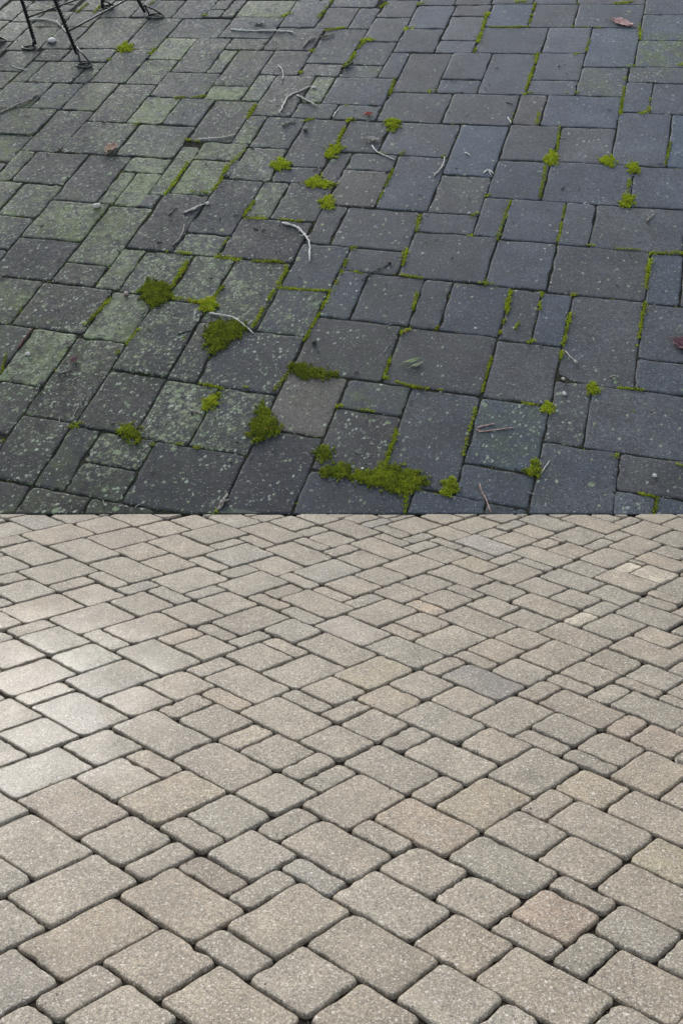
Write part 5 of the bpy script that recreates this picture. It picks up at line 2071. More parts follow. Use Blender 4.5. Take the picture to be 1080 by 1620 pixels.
MOSS = [
('big round dark green moss cushion covering a joint at the left', [(-1.1185, 1.6036), (-1.0833, 1.6596), (-1.012, 1.6596), (-0.9628, 1.6036), (-0.9481, 1.5374), (-0.9824, 1.4722), (-1.0347, 1.4453), (-1.0912, 1.5046)], 0.15, 0.0212),
('triangular dark green moss patch under the white curved twig', [(-0.7248, 1.2827), (-0.6657, 1.3085), (-0.5952, 1.3241), (-0.5315, 1.293), (-0.5214, 1.2418), (-0.5648, 1.1863), (-0.6268, 1.1216), (-0.6821, 1.0677), (-0.7082, 1.1364)], 0.12, 0.017),
('dark green moss patch spilling left of the pale pinkish paver', [(-0.4034, 0.6924), (-0.3755, 0.6399), (-0.3422, 0.5967), (-0.3054, 0.5371), (-0.3492, 0.4867), (-0.4021, 0.4453), (-0.4412, 0.4867), (-0.4334, 0.5625), (-0.4154, 0.6269)], 0.18, 0.0189),
('largest spreading moss patch at the joint crossing near the front edge', [(0.0592, 0.2451), (0.148, 0.2451), (0.1965, 0.2843), (0.2528, 0.2764), (0.3262, 0.2568), (0.3886, 0.2064), (0.3986, 0.1758), (0.336, 0.153), (0.2908, 0.1228), (0.2332, 0.1379), (0.161, 0.1682), (0.0734, 0.1911)], 0.3, 0.0178),
('dark flat moss strip along the top of the pale pinkish paver', [(-0.2552, 0.9763), (-0.203, 0.981), (-0.1303, 0.9431), (-0.0325, 0.9196), (-0.0194, 0.901), (-0.1132, 0.887), (-0.1941, 0.887), (-0.2401, 0.9103)], 0.12, 0.0131),
('small dark moss ball on the paver left of the spreading moss', [(-0.1087, 0.38), (-0.0817, 0.4003), (-0.0544, 0.384), (-0.054, 0.3398), (-0.0837, 0.3159), (-0.108, 0.3398)], 0.15, 0.0151),
('dark moss tufts at the left end of the spreading moss band', [(-0.0979, 0.2607), (-0.0446, 0.2764), (0.0, 0.2921), (0.0417, 0.2843), (0.0473, 0.2374), (0.0, 0.2296), (-0.0472, 0.2141), (-0.0886, 0.2296)], 0.15, 0.0119),
('bright yellow green moss tuft near the iron feet', [(-1.6617, 4.4386), (-1.634, 4.5091), (-1.5853, 4.4687), (-1.5754, 4.3987), (-1.6183, 4.369), (-1.6543, 4.3888)], 0.95, 0.0237),
('bright green moss ball at the head of the white curved twig', [(-0.7734, 1.4722), (-0.7529, 1.5155), (-0.71, 1.5046), (-0.6923, 1.4614), (-0.7129, 1.4187), (-0.751, 1.4187)], 0.8, 0.0209),
('round bright moss tuft standing alone, right of the small red leaf', [(0.3007, 3.3791), (0.3405, 3.412), (0.387, 3.3873), (0.3756, 3.3139), (0.3359, 3.2737), (0.3119, 3.322)], 0.7, 0.0258),
('round bright moss tuft above the small lichen paver, left of centre', [(-0.44, 2.8584), (-0.4018, 2.9177), (-0.3469, 2.8732), (-0.345, 2.8217), (-0.3928, 2.7998), (-0.434, 2.8144)], 0.85, 0.0204),
('small bright moss ball left of the centre dark paver', [(-0.1248, 2.4493), (-0.0901, 2.49), (-0.0507, 2.4493), (-0.0581, 2.3889), (-0.0967, 2.3756), (-0.1203, 2.4022)], 0.85, 0.0234),
('long bright moss tuft in the joint above the pinkish tall paver', [(-0.0989, 2.9627), (-0.083, 3.0386), (-0.0417, 3.0847), (0.0, 3.0539), (-0.0248, 3.0081), (-0.0658, 2.9477)], 0.85, 0.0206),
('flat bright moss wedge on a horizontal joint left of the small moss ball', [(-0.2308, 2.6353), (-0.184, 2.6848), (-0.1527, 2.7276), (-0.1276, 2.6564), (-0.0557, 2.6353), (-0.1031, 2.6003), (-0.1825, 2.6073)], 0.85, 0.0199),
('dark olive moss tuft in a joint at the lower left', [(-1.0834, 0.5202), (-1.0563, 0.5455), (-1.0113, 0.5329), (-0.9754, 0.4951), (-0.9875, 0.4494), (-1.0404, 0.4784)], 0.3, 0.0154),
('bright moss lump in the joint below the triangular moss patch', [(-0.6791, 0.7101), (-0.657, 0.7457), (-0.6236, 0.7637), (-0.6294, 0.719), (-0.6468, 0.6661), (-0.672, 0.6661)], 0.7, 0.0158),
('yellow moss dot at the top of the narrow right paver', [(1.2555, 0.8134), (1.2754, 0.8363), (1.2883, 0.818), (1.2821, 0.7817), (1.2599, 0.7637), (1.251, 0.7862)], 0.7, 0.016),
('round moss dot in the joint left of the narrow right paver', [(0.9991, 0.6705), (1.0254, 0.7013), (1.045, 0.6836), (1.0406, 0.653), (1.0138, 0.6399), (0.9999, 0.653)], 0.7, 0.0157),
('star shaped bright moss at a joint crossing, upper right', [(1.3221, 2.9327), (1.3656, 3.0081), (1.3861, 2.9778), (1.3978, 2.888), (1.3598, 2.8511), (1.3221, 2.8732)], 0.85, 0.0205),
('bright moss tuft on the joint right of the star shaped moss', [(1.6864, 2.9028), (1.7327, 2.9552), (1.7615, 2.888), (1.7317, 2.8364), (1.6896, 2.8511)], 0.85, 0.0205),
('bright moss tuft, rightmost on the joint under the upper right pavers', [(1.8414, 2.8364), (1.8757, 2.8658), (1.901, 2.829), (1.8772, 2.7708), (1.8423, 2.778)], 0.85, 0.0203),
('bright moss tuft at the left end of the wide dark right paver', [(1.7342, 2.4628), (1.772, 2.5173), (1.7981, 2.49), (1.7823, 2.4291), (1.7447, 2.3956), (1.7265, 2.4223)], 0.85, 0.0195),
('green moss triangle below the joint near the front edge, right of centre', [(0.4566, 0.1228), (0.4802, 0.1682), (0.5128, 0.2141), (0.5212, 0.1682), (0.5113, 0.1153), (0.4815, 0.1041)], 0.55, 0.0145),
('dark moss clump at the lower right joint crossing', [(0.8724, 0.2607), (0.9062, 0.3159), (0.928, 0.3), (0.9258, 0.2607), (0.8951, 0.2296), (0.8749, 0.2335)], 0.4, 0.0148)]
JOINT_MOSS = [
([(-1.1001, 2.5173), (-1.0497, 2.6635), (-0.9924, 2.8806)], 0.0275, 0.8),
([(-0.9346, 2.5517), (-0.8151, 2.5379), (-0.7658, 2.6564), (-0.7404, 2.8437)], 0.0276, 0.8),
([(-0.7463, 2.7636), (-0.7065, 2.8806), (-0.6346, 3.031)], 0.0323, 0.8),
([(-0.594, 2.29), (-0.5347, 2.456)], 0.0192, 0.8),
([(-0.5846, 2.264), (-0.4589, 2.2705)], 0.0229, 0.85),
([(-0.3818, 2.2576), (-0.2286, 2.2382)], 0.0153, 0.7),
([(-0.7329, 1.8973), (-0.5839, 1.8616)], 0.0257, 0.85),
([(-0.7122, 1.9573), (-0.6606, 2.1049)], 0.0258, 0.8),
([(-0.5361, 1.8557), (-0.3897, 1.8439)], 0.0109, 0.6),
([(-0.3902, 1.8557), (-0.3162, 1.8263), (-0.3177, 1.7681), (-0.3554, 1.6371)], 0.0255, 0.75),
([(-0.3653, 1.6203), (-0.4236, 1.4453), (-0.4761, 1.2776)], 0.0213, 0.7),
([(-0.3542, 1.6091), (-0.2121, 1.5925), (-0.06, 1.5814)], 0.0177, 0.8),
([(-0.0565, 1.5869), (-0.0906, 1.4722)], 0.0318, 0.75),
([(0.0292, 1.8675), (0.0, 1.7335), (-0.0355, 1.6371)], 0.0219, 0.65),
([(0.0, 1.7623), (0.1187, 1.7392)], 0.0144, 0.7),
([(-0.0939, 1.4614), (-0.2011, 1.1612)], 0.0174, 0.6),
([(-0.8862, 1.8557), (-0.9489, 1.6371)], 0.0328, 0.7),
([(-1.0208, 1.9452), (-0.871, 1.9212)], 0.0221, 0.85),
([(-1.2649, 1.5428), (-1.322, 1.4187), (-1.3799, 1.293)], 0.0281, 0.6),
([(-0.935, 1.5155), (-0.886, 1.5155)], 0.0245, 0.8),
([(-0.8469, 1.5101), (-0.7664, 1.4722)], 0.0315, 0.8),
([(-0.7325, 1.483), (-0.6601, 1.6259)], 0.0209, 0.6),
([(-0.8365, 1.1812), (-0.8195, 1.2114)], 0.0269, 0.7),
([(-1.0807, 1.2725), (-1.1358, 1.1364)], 0.017, 0.6),
([(-0.7402, 0.85), (-0.5986, 0.8089)], 0.0193, 0.6),
([(-0.2821, 0.9056), (-0.3209, 0.8271), (-0.3595, 0.7637)], 0.0292, 0.4),
([(-0.703, 0.4084), (-0.6723, 0.4043)], 0.0212, 0.6),
([(-1.3273, 0.5413), (-1.2646, 0.571)], 0.0216, 0.7),
([(-1.2343, 0.3278), (-1.2057, 0.3358)], 0.018, 0.6),
([(0.2537, 1.0289), (0.2166, 0.8824)], 0.0231, 0.6),
([(0.2135, 0.887), (0.3621, 0.818), (0.5112, 0.7953)], 0.0162, 0.6),
([(0.3178, 1.2317), (0.3598, 1.2622)], 0.0304, 0.75),
([(0.4228, 1.5648), (0.3911, 1.4187)], 0.0211, 0.6),
([(0.5091, 1.2622), (0.5343, 1.3345)], 0.0204, 0.6),
([(0.4616, 1.6935), (0.2984, 1.7335)], 0.0179, 0.75),
([(0.0108, 1.7681), (-0.0355, 1.6203)], 0.0217, 0.7),
([(0.3543, 1.8675), (0.3846, 1.9755)], 0.0256, 0.85),
([(0.4759, 2.3031), (0.4388, 2.0986)], 0.023, 0.7),
([(0.2836, 1.9392), (0.3312, 1.9332)], 0.0221, 0.85),
([(0.0591, 1.9633), (0.0814, 1.9815)], 0.0259, 0.7),
([(0.3323, 2.8071), (0.2216, 2.4223)], 0.0162, 0.7),
([(-0.0791, 2.5725), (-0.0199, 2.6423)], 0.0316, 0.6),
([(1.0421, 2.456), (0.9827, 2.2705), (0.9137, 2.0489)], 0.0195, 0.7),
([(0.785, 2.2835), (0.8198, 2.3293)], 0.0268, 0.85),
([(0.886, 2.4968), (0.9272, 2.5173)], 0.0196, 0.8),
([(0.7421, 2.0924), (0.7796, 2.0924)], 0.0187, 0.9),
([(1.313, 2.8364), (1.2252, 2.4832)], 0.0203, 0.6),
([(1.8478, 2.7853), (1.7498, 2.4223)], 0.0202, 0.65),
([(1.3696, 2.4022), (1.2737, 2.0366)], 0.0116, 0.6),
([(1.7786, 1.8675), (1.7001, 1.6091)], 0.0256, 0.8),
([(1.7897, 1.9212), (1.8939, 1.9272), (2.0042, 1.9272)], 0.0294, 0.65),
([(1.6002, 1.9694), (1.7443, 1.9513)], 0.0148, 0.7),
([(0.9425, 1.5814), (0.8963, 1.4187)], 0.0247, 0.8),
([(1.1168, 1.5648), (1.0798, 1.4187)], 0.0211, 0.7),
([(0.7656, 1.6539), (0.8363, 1.6483)], 0.0214, 0.8),
([(1.272, 1.5428), (1.308, 1.5483)], 0.0211, 0.8),
([(1.4389, 1.9998), (1.4834, 1.9998)], 0.0148, 0.8),
([(0.9496, 1.5814), (0.9102, 1.4187), (0.8447, 1.2266)], 0.0177, 0.6),
([(1.2487, 1.3922), (1.2083, 1.2622), (1.1407, 1.0337)], 0.0241, 0.75),
([(0.9879, 1.1563), (1.0267, 1.1712)], 0.0201, 0.7),
([(1.6721, 1.4722), (1.6158, 1.3137), (1.5537, 1.1216)], 0.0244, 0.7),
([(0.8128, 1.1463), (0.708, 0.7817)], 0.0134, 0.6),
([(0.9055, 0.7013), (1.0066, 0.6792)], 0.0189, 0.6),
([(1.3996, 0.8134), (1.5241, 0.7953)], 0.0128, 0.6),
([(0.6661, 0.6705), (0.6217, 0.5202), (0.5682, 0.3159)], 0.0189, 0.6),
([(1.367, 0.1228), (1.4479, 0.0929), (1.4636, 0.0855)], 0.0204, 0.6),
([(1.4479, 0.0929), (1.4039, -0.0062)], 0.0203, 0.5),
([(1.2904, 0.3398), (1.3144, 0.3558)], 0.018, 0.6),
([(0.2709, 0.5202), (0.236, 0.3962), (0.1993, 0.2764)], 0.0277, 0.5),
([(0.2999, 0.1303), (0.2858, 0.0047)], 0.0233, 0.5),
([(-0.0252, 0.6792), (0.0063, 0.6836)], 0.0252, 0.75),
([(0.0941, 0.6573), (0.1628, 0.6443)], 0.0157, 0.6),
([(1.1498, 5.0287), (1.0891, 4.7577), (0.9917, 4.3788)], 0.035, 0.75),
([(1.5518, 5.1975), (1.4627, 4.8538)], 0.0406, 0.6),
([(1.1498, 4.7789), (1.4545, 4.7895)], 0.0196, 0.7),
([(1.4626, 4.369), (1.4222, 4.2035), (1.2821, 3.7442)], 0.0283, 0.75),
([(1.7778, 4.7895), (2.0042, 4.7683)], 0.0196, 0.75),
([(1.8849, 4.5805), (1.8228, 4.3788)], 0.024, 0.6),
([(2.3104, 4.8323), (2.2695, 4.5805)], 0.0295, 0.8),
([(2.0915, 4.1557), (2.1443, 4.1652)], 0.0416, 0.9),
([(2.0426, 3.9965), (1.9728, 3.7004), (1.9062, 3.4867)], 0.0319, 0.65),
([(2.1634, 3.7004), (2.1085, 3.5203), (2.0495, 3.4867), (1.9354, 3.5035)], 0.031, 0.8),
([(1.2699, 3.753), (1.349, 3.7795)], 0.0312, 0.75),
([(1.5844, 3.7707), (1.6751, 3.7795)], 0.0268, 0.6),
([(1.357, 3.5035), (1.32, 3.3546)], 0.0217, 0.7),
([(1.1811, 3.4867), (1.1382, 3.3383)], 0.0217, 0.6),
([(1.4696, 3.322), (1.407, 3.0081)], 0.0214, 0.7),
([(2.4682, 4.1843), (2.533, 4.2035)], 0.0418, 0.85),
([(2.1774, 3.1235), (2.0861, 2.8584)], 0.0167, 0.5),
([(0.2871, 5.1181), (0.3648, 5.1861)], 0.0453, 0.8),
([(-0.0713, 5.2549), (-0.1836, 4.9406)], 0.0306, 0.7),
([(0.0147, 4.7789), (-0.1218, 4.726)], 0.0294, 0.8),
([(0.1779, 4.5805), (0.0797, 4.3002), (0.0231, 4.1462)], 0.0337, 0.75),
([(0.1489, 4.5702), (0.2546, 4.5702)], 0.0384, 0.95),
([(0.5866, 5.1633), (0.6593, 5.1975)], 0.0405, 0.8),
([(0.4879, 4.7471), (0.5426, 4.7683)], 0.039, 0.9),
([(-0.4723, 4.9625), (-0.3999, 5.0287)], 0.0398, 0.85),
([(-0.246, 4.3987), (-0.1989, 4.4086)], 0.0426, 0.85),
([(-0.3294, 4.0335), (-0.2849, 4.0802)], 0.0366, 0.8),
([(-0.5979, 3.6139), (-0.6433, 3.4285)], 0.0308, 0.75),
([(-0.057, 3.5882), (0.0351, 3.6053)], 0.0219, 0.8),
([(0.0518, 3.4202), (-0.0126, 3.1862), (-0.0578, 2.9929)], 0.0302, 0.75),
([(-0.2496, 3.3955), (-0.1941, 3.4202)], 0.0172, 0.7),
([(0.613, 3.7973), (0.6723, 3.8151)], 0.0313, 0.85),
([(0.3823, 3.9781), (0.3383, 3.7442)], 0.0182, 0.6),
([(-1.1615, 3.7004), (-1.1004, 3.7091)], 0.0222, 0.5),
([(-1.0719, 3.6917), (-0.9564, 3.7354)], 0.031, 0.8),
([(-1.4046, 3.3464), (-1.364, 3.3627)], 0.0343, 0.35),
([(-1.051, 3.1626), (-0.9395, 3.1391)], 0.0252, 0.8),
([(-1.222, 4.242), (-1.1821, 4.2613)], 0.0373, 0.9),
([(-1.4305, 4.3394), (-1.3959, 4.4386)], 0.0376, 0.75),
([(-1.1046, 4.9734), (-1.0569, 4.9955)], 0.0398, 0.85),
([(-1.7272, 4.2516), (-1.6865, 4.2905)], 0.0187, 0.9),
([(0.0215, 3.4037), (0.0863, 3.4202)], 0.0301, 0.8),
([(2.2567, 5.1975), (2.3395, 5.2318)], 0.0304, 0.6),
([(1.3973, 5.2204), (1.4851, 5.2318)], 0.0406, 0.8),
([(1.8662, 5.1975), (1.9188, 5.2089)], 0.0304, 0.7),
([(2.1786, 5.1861), (2.2865, 5.2204)], 0.0304, 0.7),
([(1.7145, 4.3198), (1.7677, 4.3591)], 0.0188, 0.6),
([(0.2168, 4.601), (0.168, 4.56)], 0.0241, 0.8),
([(-2.0897, 5.0287), (-2.0285, 5.1975)], 0.025, 0.6),
([(-1.9497, 5.0287), (-1.9216, 5.1633)], 0.03, 0.6),
([(-1.5646, 5.1407), (-1.4778, 5.2549)], 0.0252, 0.6),
([(-1.7442, 0.9196), (-1.7538, 1.0628)], 0.0065, 0.4),
([(-1.6429, 0.4371), (-1.6265, 0.4453)], 0.0183, 0.6),
([(0.3665, 1.8973), (0.3518, 1.8087)], 0.0183, 0.8),
([(0.9565, 1.3137), (0.93, 1.2622)], 0.0137, 0.6),
([(1.441, 0.6486), (1.4406, 0.6464)], 0.0063, 0.6),
([(-0.4967, 0.818), (-0.4743, 0.818)], 0.0128, 0.5),
([(-0.9172, 0.4248), (-0.8985, 0.4207)], 0.0121, 0.5),
([(-0.7901, 0.4289), (-0.7654, 0.4248)], 0.0152, 0.5),
([(1.5747, 0.2961), (1.6226, 0.2843)], 0.0149, 0.6),
([(-0.5585, 0.0192), (-0.5773, 0.0047)], 0.0172, 0.6),
([(-1.1692, 1.1364), (-1.1714, 1.0628)], 0.0134, 0.5),
([(0.2479, 2.9929), (0.2888, 2.9778)], 0.0165, 0.7),
([(0.3834, 2.9703), (0.4138, 3.0081)], 0.0247, 0.6),
([(0.6498, 2.9477), (0.6889, 2.9778)], 0.0247, 0.5)]
STRETCHERS = [([-2.3246, 4.4677, 0.2356], [-1.6528, 5.1166, 0.2356]), ([-2.0005, 4.3084, 0.2024], [-1.2963, 5.3557, 0.2024])]
LEGS = [([-2.3015, 4.4787], [-2.3387, 4.461, 0.38]), ([-1.9587, 4.3198], [-2.0536, 4.2939, 0.46]), ([-1.5483, 5.0176], [-1.5936, 5.0042, 0.12]), ([-1.8955, 5.0956], [-1.8853, 5.0944, 0.12]), ([-2.5921, 4.4787], [-2.6397, 4.461, 0.38])]
RINGS = [(-2.3433, 4.4286, 0.0474), (-1.8787, 4.1557, 0.0532), (-1.4601, 4.9515, 0.0646), (-1.8538, 5.1181, 0.0455), (-2.5967, 4.5396, 0.0529)]
PALE_AT = (-0.170, 0.701)

# ------------------------------------------------------------------ ground, beds
def sheet(name, x0, x1, y0, y1, mat, nx=2, ny=2, z=0.0):
    vs_ = [(x0 + (x1 - x0) * i / nx, y0 + (y1 - y0) * j / ny, z) for j in range(ny + 1) for i in range(nx + 1)]
    fs = [(j * (nx + 1) + i, j * (nx + 1) + i + 1, (j + 1) * (nx + 1) + i + 1, (j + 1) * (nx + 1) + i) for j in range(ny) for i in range(nx)]
    return mesh_obj(name, vs_, fs, mat, smooth=False)

ground = sheet('ground', -150, 150, -150, 150, MAT_EARTH, 6, 6, -0.16)
tag(ground, 'bare brown earth around and under the paving', 'ground', kind='structure')

def slab(name, x0, x1, y0, y1, ztop, zbot, mat, ny=1):
    vs_ = [(x, y, z) for z in (zbot, ztop) for (x, y) in ((x0, y0), (x1, y0), (x1, y1), (x0, y1))]
    fs = [(3, 2, 1, 0), (4, 5, 6, 7), (0, 1, 5, 4), (1, 2, 6, 5), (2, 3, 7, 6), (3, 0, 4, 7)]
    return mesh_obj(name, vs_, fs, mat, smooth=False)

clean_root = slab('clean_pavement', -3.2, 3.2, 0.9, FOLD_Y + 0.03, -0.0115, -0.15, MAT_BED)
tag(clean_root, 'clean beige concrete paving with dark open joints in the lower half', 'paving', kind='structure')

# the mossy bank: a solid wedge rising away from the clean paving
LEN = 6.2
wv = []
for x in (-4.2, 4.2):
    wv += [(x, 0.0, -0.0065), (x, LEN, -0.0065), (x, LEN, -0.0065 - LEN * math.tan(SLOPE) * 1.35), (x, 0.0, -0.3)]
wf = [(0, 1, 2, 3), (7, 6, 5, 4), (0, 4, 5, 1), (1, 5, 6, 2), (2, 6, 7, 3), (3, 7, 4, 0)]
mossy_root = mesh_obj('mossy_pavement', wv, wf, MAT_SOIL, smooth=False)
mossy_root.location = (0, FOLD_Y, 0); mossy_root.rotation_euler = (SLOPE, 0, 0)
tag(mossy_root, 'dark mossy uncleaned concrete paving in the upper half', 'paving', kind='structure')

# ------------------------------------------------------------------ clean pavers
R = random.Random(11)
tints = [[1 + (v / 100 - 1) * (.7 if abs(v - 100) < 30 else .95) for v in r] for r in rows(CLEAN_TINT)]
cq = quads(CLEAN) + quads(CLEAN_GAP)
for q in quads(CLEAN_GAP):
    b = R.gauss(1, 0.07); tints.append([b, b, b])
for q, t in zip(cq, tints):
    g = paver_geo(q, R, 0.0050, 0.0125, 0.0013, RINGS_CLEAN, 0.0055, 0.0013, clip=(-1, FOLD_Y - 0.002), crown=0.0008)
    if not g: continue
    v, f, cx, cy = g
    mesh_obj('paver', v, f, MAT_CLEAN, clean_root, attrs={'tint': ('FLOAT_COLOR', [t] * len(v))}, loc=(cx, cy, 0))

def joined(qs, R, gap, rad, rings, tilt, dz, clip, tintf, extra=None):
    V, F, T_, A, B_ = [], [], [], [], []
    for q in qs:
        g = paver_geo(q, R, gap, rad, 0, rings, tilt, dz, clip=clip, simple=True)
        if not g: continue
        v, f, cx, cy = g; o = len(V)
        V += [(x + cx, y + cy, z) for x, y, z in v]; F += [tuple(i + o for i in ff) for ff in f]
        t = tintf(R); T_ += [t] * len(v)
        a, b = R.uniform(0, .5), R.uniform(0, .4); A += [a] * len(v); B_ += [b] * len(v)
    return V, F, T_, A, B_

def ctint(R):
    b = R.gauss(1, .07); return (b, b, b)
V, F, T_, _, _ = joined(quads(CLEAN_FILL), R, 0.0050, 0.012, [(0, -0.05), (0, -0.008), (0.006, 0.0)], .005, .001, (-1, FOLD_Y - .002), ctint)
tag(mesh_obj('paver_margin', V, F, MAT_CLEAN, clean_root, smooth=False, attrs={'tint': ('FLOAT_COLOR', T_)}), kind='stuff')

# grit and sand crumbs caught in the joints
V, F, T_ = [], [], []
for q in cq:
    for i in range(4):
        a, b = q[i], q[(i + 1) % 4]
        for _ in range(3):
            t = R.random(); x = a[0] + (b[0] - a[0]) * t + R.gauss(0, .0015); y = a[1] + (b[1] - a[1]) * t + R.gauss(0, .0015)
            if R.random() < .08: x += R.gauss(0, .015); y += R.gauss(0, .015); z = .0008
            else: z = -.0115
            if y > FOLD_Y - .01: continue
            r = R.uniform(.0010, .0032); o = len(V)
            V += [(x + r * R.uniform(.6, 1.2), y, z), (x, y + r * R.uniform(.6, 1.2), z), (x - r * R.uniform(.6, 1.2), y, z), (x, y - r * R.uniform(.6, 1.2), z), (x, y, z + r * R.uniform(.8, 1.5))]
            F += [(o, o + 1, o + 4), (o + 1, o + 2, o + 4), (o + 2, o + 3, o + 4), (o + 3, o, o + 4)]
            T_ += [R.choice(((.20, .17, .125), (.10, .08, .06), (.05, .04, .03), (.30, .26, .20)))] * 5
kg = NT('joint_grit'); kg.put(kg.b.inputs['Base Color'], kg.attr('tint').outputs['Color']); kg.b.inputs['Roughness'].default_value = .9
tag(mesh_obj('joint_grit', V, F, kg.m, clean_root, smooth=False, attrs={'tint': ('FLOAT_COLOR', T_)}), kind='stuff')

# ------------------------------------------------------------------ mossy pavers
R = random.Random(23)
def mtint(R, br=None):
    b = (R.uniform(.85, 1.12) if br is None else br) * R.uniform(.95, 1.05)
    w = R.gauss(0, .05)
    return (0.051 * b * (1 + w), 0.0575 * b, 0.0680 * b * (1 - w))
attr = [[v / 100 for v in r] for r in rows(MOSSY_ATTR)]
mq = quads(MOSSY) + quads(MOSSY_GAP)
for q in quads(MOSSY_GAP): attr.append([R.uniform(.05, .4), R.uniform(0, .4), R.uniform(.95, 1.2)])
mossy_edges = []
ctr = [(sum(p[0] for p in q) / 4, sum(p[1] for p in q) / 4, a[0], a[1]) for q, a in zip(mq, attr)]
def field(x, y):                             # algae and lichen spread across the joints
    W = L = G = 1e-9
    for (px, py, l, g) in ctr:
        d = (px - x) ** 2 + (py - y) ** 2
        if d < .5:
            w = math.exp(-d / .06); W += w; L += l * w; G += g * w
    return L / W, G / W
for q, (li, gr, br) in zip(mq, attr):
    g = paver_geo(q, R, 0.0058, 0.014, 0.0026, RINGS_MOSSY, 0.004, 0.0016, clip=(1, 0.003), crown=-0.0005)
    if not g: continue
    v, f, cx, cy = g
    t = mtint(R, br)  # br puts sky sheen into upper-right stone colour; lower-left is damp, dark stone
    if math.dist((cx, cy), PALE_AT) < .09: t = (0.100, 0.090, 0.086)      # the one pinkish stone
    fl = [field(x + cx, y + cy) for x, y, z in v]
    mesh_obj('paver', v, f, MAT_MOSSY, mossy_root, loc=(cx, cy, 0),
             attrs={'tint': ('FLOAT_COLOR', [t] * len(v)), 'lichen': ('FLOAT', [min(1, 1.3 * (.72 * li + .28 * a[0])) for a in fl]), 'green': ('FLOAT', [.6 * gr + .4 * a[1] for a in fl])})
    for i in range(4): mossy_edges.append((q[i], q[(i + 1) % 4], gr))
V, F, T_, A, B_ = joined(quads(MOSSY_FILL), R, 0.0058, 0.014, [(0, -0.08), (0, -0.004), (0.005, 0.0)], .005, .002, (1, .003), mtint)
tag(mesh_obj('paver_margin', V, F, MAT_MOSSY, mossy_root, smooth=False,
             attrs={'tint': ('FLOAT_COLOR', T_), 'lichen': ('FLOAT', A), 'green': ('FLOAT', B_)}), kind='stuff')

# ------------------------------------------------------------------ moss
def moss_col(b, R):
    d, l = (0.115, 0.160, 0.014), (0.47, 0.58, 0.03)
    k = min(1, max(0, b + R.gauss(0, .16))); s = R.uniform(.7, 1.25)
    c = [d[i] + (l[i] - d[i]) * k for i in range(3)]
    if R.random() < .10: c = [c[1] * .95, c[1] * .62, c[2] * 1.6]
    return tuple(x * s for x in c)

class Moss:
    def __init__(self): self.V, self.F, self.T = [], [], []
    def tuft(self, x, y, z, size, b, R, n=6):
        for _ in range(n):
            a = R.uniform(0, 6.283); L = size * R.uniform(.6, 1.3); w = size * R.uniform(.16, .3)
            lean = R.uniform(.2, 1.0)
            dx, dy = math.cos(a), math.sin(a); px, py = -dy, dx
            ox, oy = x + R.gauss(0, size * .25), y + R.gauss(0, size * .25)
            o = len(self.V)
            tip = (ox + dx * L * lean, oy + dy * L * lean, z + L * (1.05 - lean * .6))
            midp = (ox + dx * L * lean * .45, oy + dy * L * lean * .45, z + L * .55)
            self.V += [(ox - px * w * .5, oy - py * w * .5, z - .002), (ox + px * w * .5, oy + py * w * .5, z - .002),
                       (midp[0] + px * w * .6, midp[1] + py * w * .6, midp[2]), tip, (midp[0] - px * w * .6, midp[1] - py * w * .6, midp[2])]
            self.F += [(o, o + 1, o + 2, o + 4), (o + 4, o + 2, o + 3)]
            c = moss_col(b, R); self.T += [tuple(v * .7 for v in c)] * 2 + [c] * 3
    def lump(self, x, y, z, r, hgt, b, R, seg=7):
        o = len(self.V); c = moss_col(b - .12, R)
        for k, (f, zz) in enumerate(((1.0, 0), (.72, .7))):
            for i in range(seg):
                a = i / seg * 6.283 + k * .4; rr = r * f * R.uniform(.75, 1.25)
                self.V.append((x + math.cos(a) * rr, y + math.sin(a) * rr, z - .004 + hgt * zz * R.uniform(.8, 1.2)))
        self.V.append((x, y, z + hgt)); self.T += [c] * (2 * seg + 1)
        for i in range(seg):
            j = (i + 1) % seg
            self.F += [(o + i, o + j, o + seg + j, o + seg + i), (o + seg + i, o + seg + j, o + 2 * seg)]
    def build(self, name): 
        return mesh_obj(name, self.V, self.F, MAT_MOSS, attrs={'tint': ('FLOAT_COLOR', self.T)})

def inside(p, poly):
    c = False; n = len(poly)
    for i in range(n):
        a, b = poly[i], poly[i - 1]
        if (a[1] > p[1]) != (b[1] > p[1]) and p[0] < (b[0] - a[0]) * (p[1] - a[1]) / (b[1] - a[1]) + a[0]: c = not c
    return c

def edge_dist(p, poly):
    m = 9
    for i in range(len(poly)):
        a, b = Vector(poly[i - 1]), Vector(poly[i]); d = b - a; v = Vector(p) - a
        t = max(0, min(1, v.dot(d) / max(d.length_squared, 1e-9))); m = min(m, (v - d * t).length)
    return m

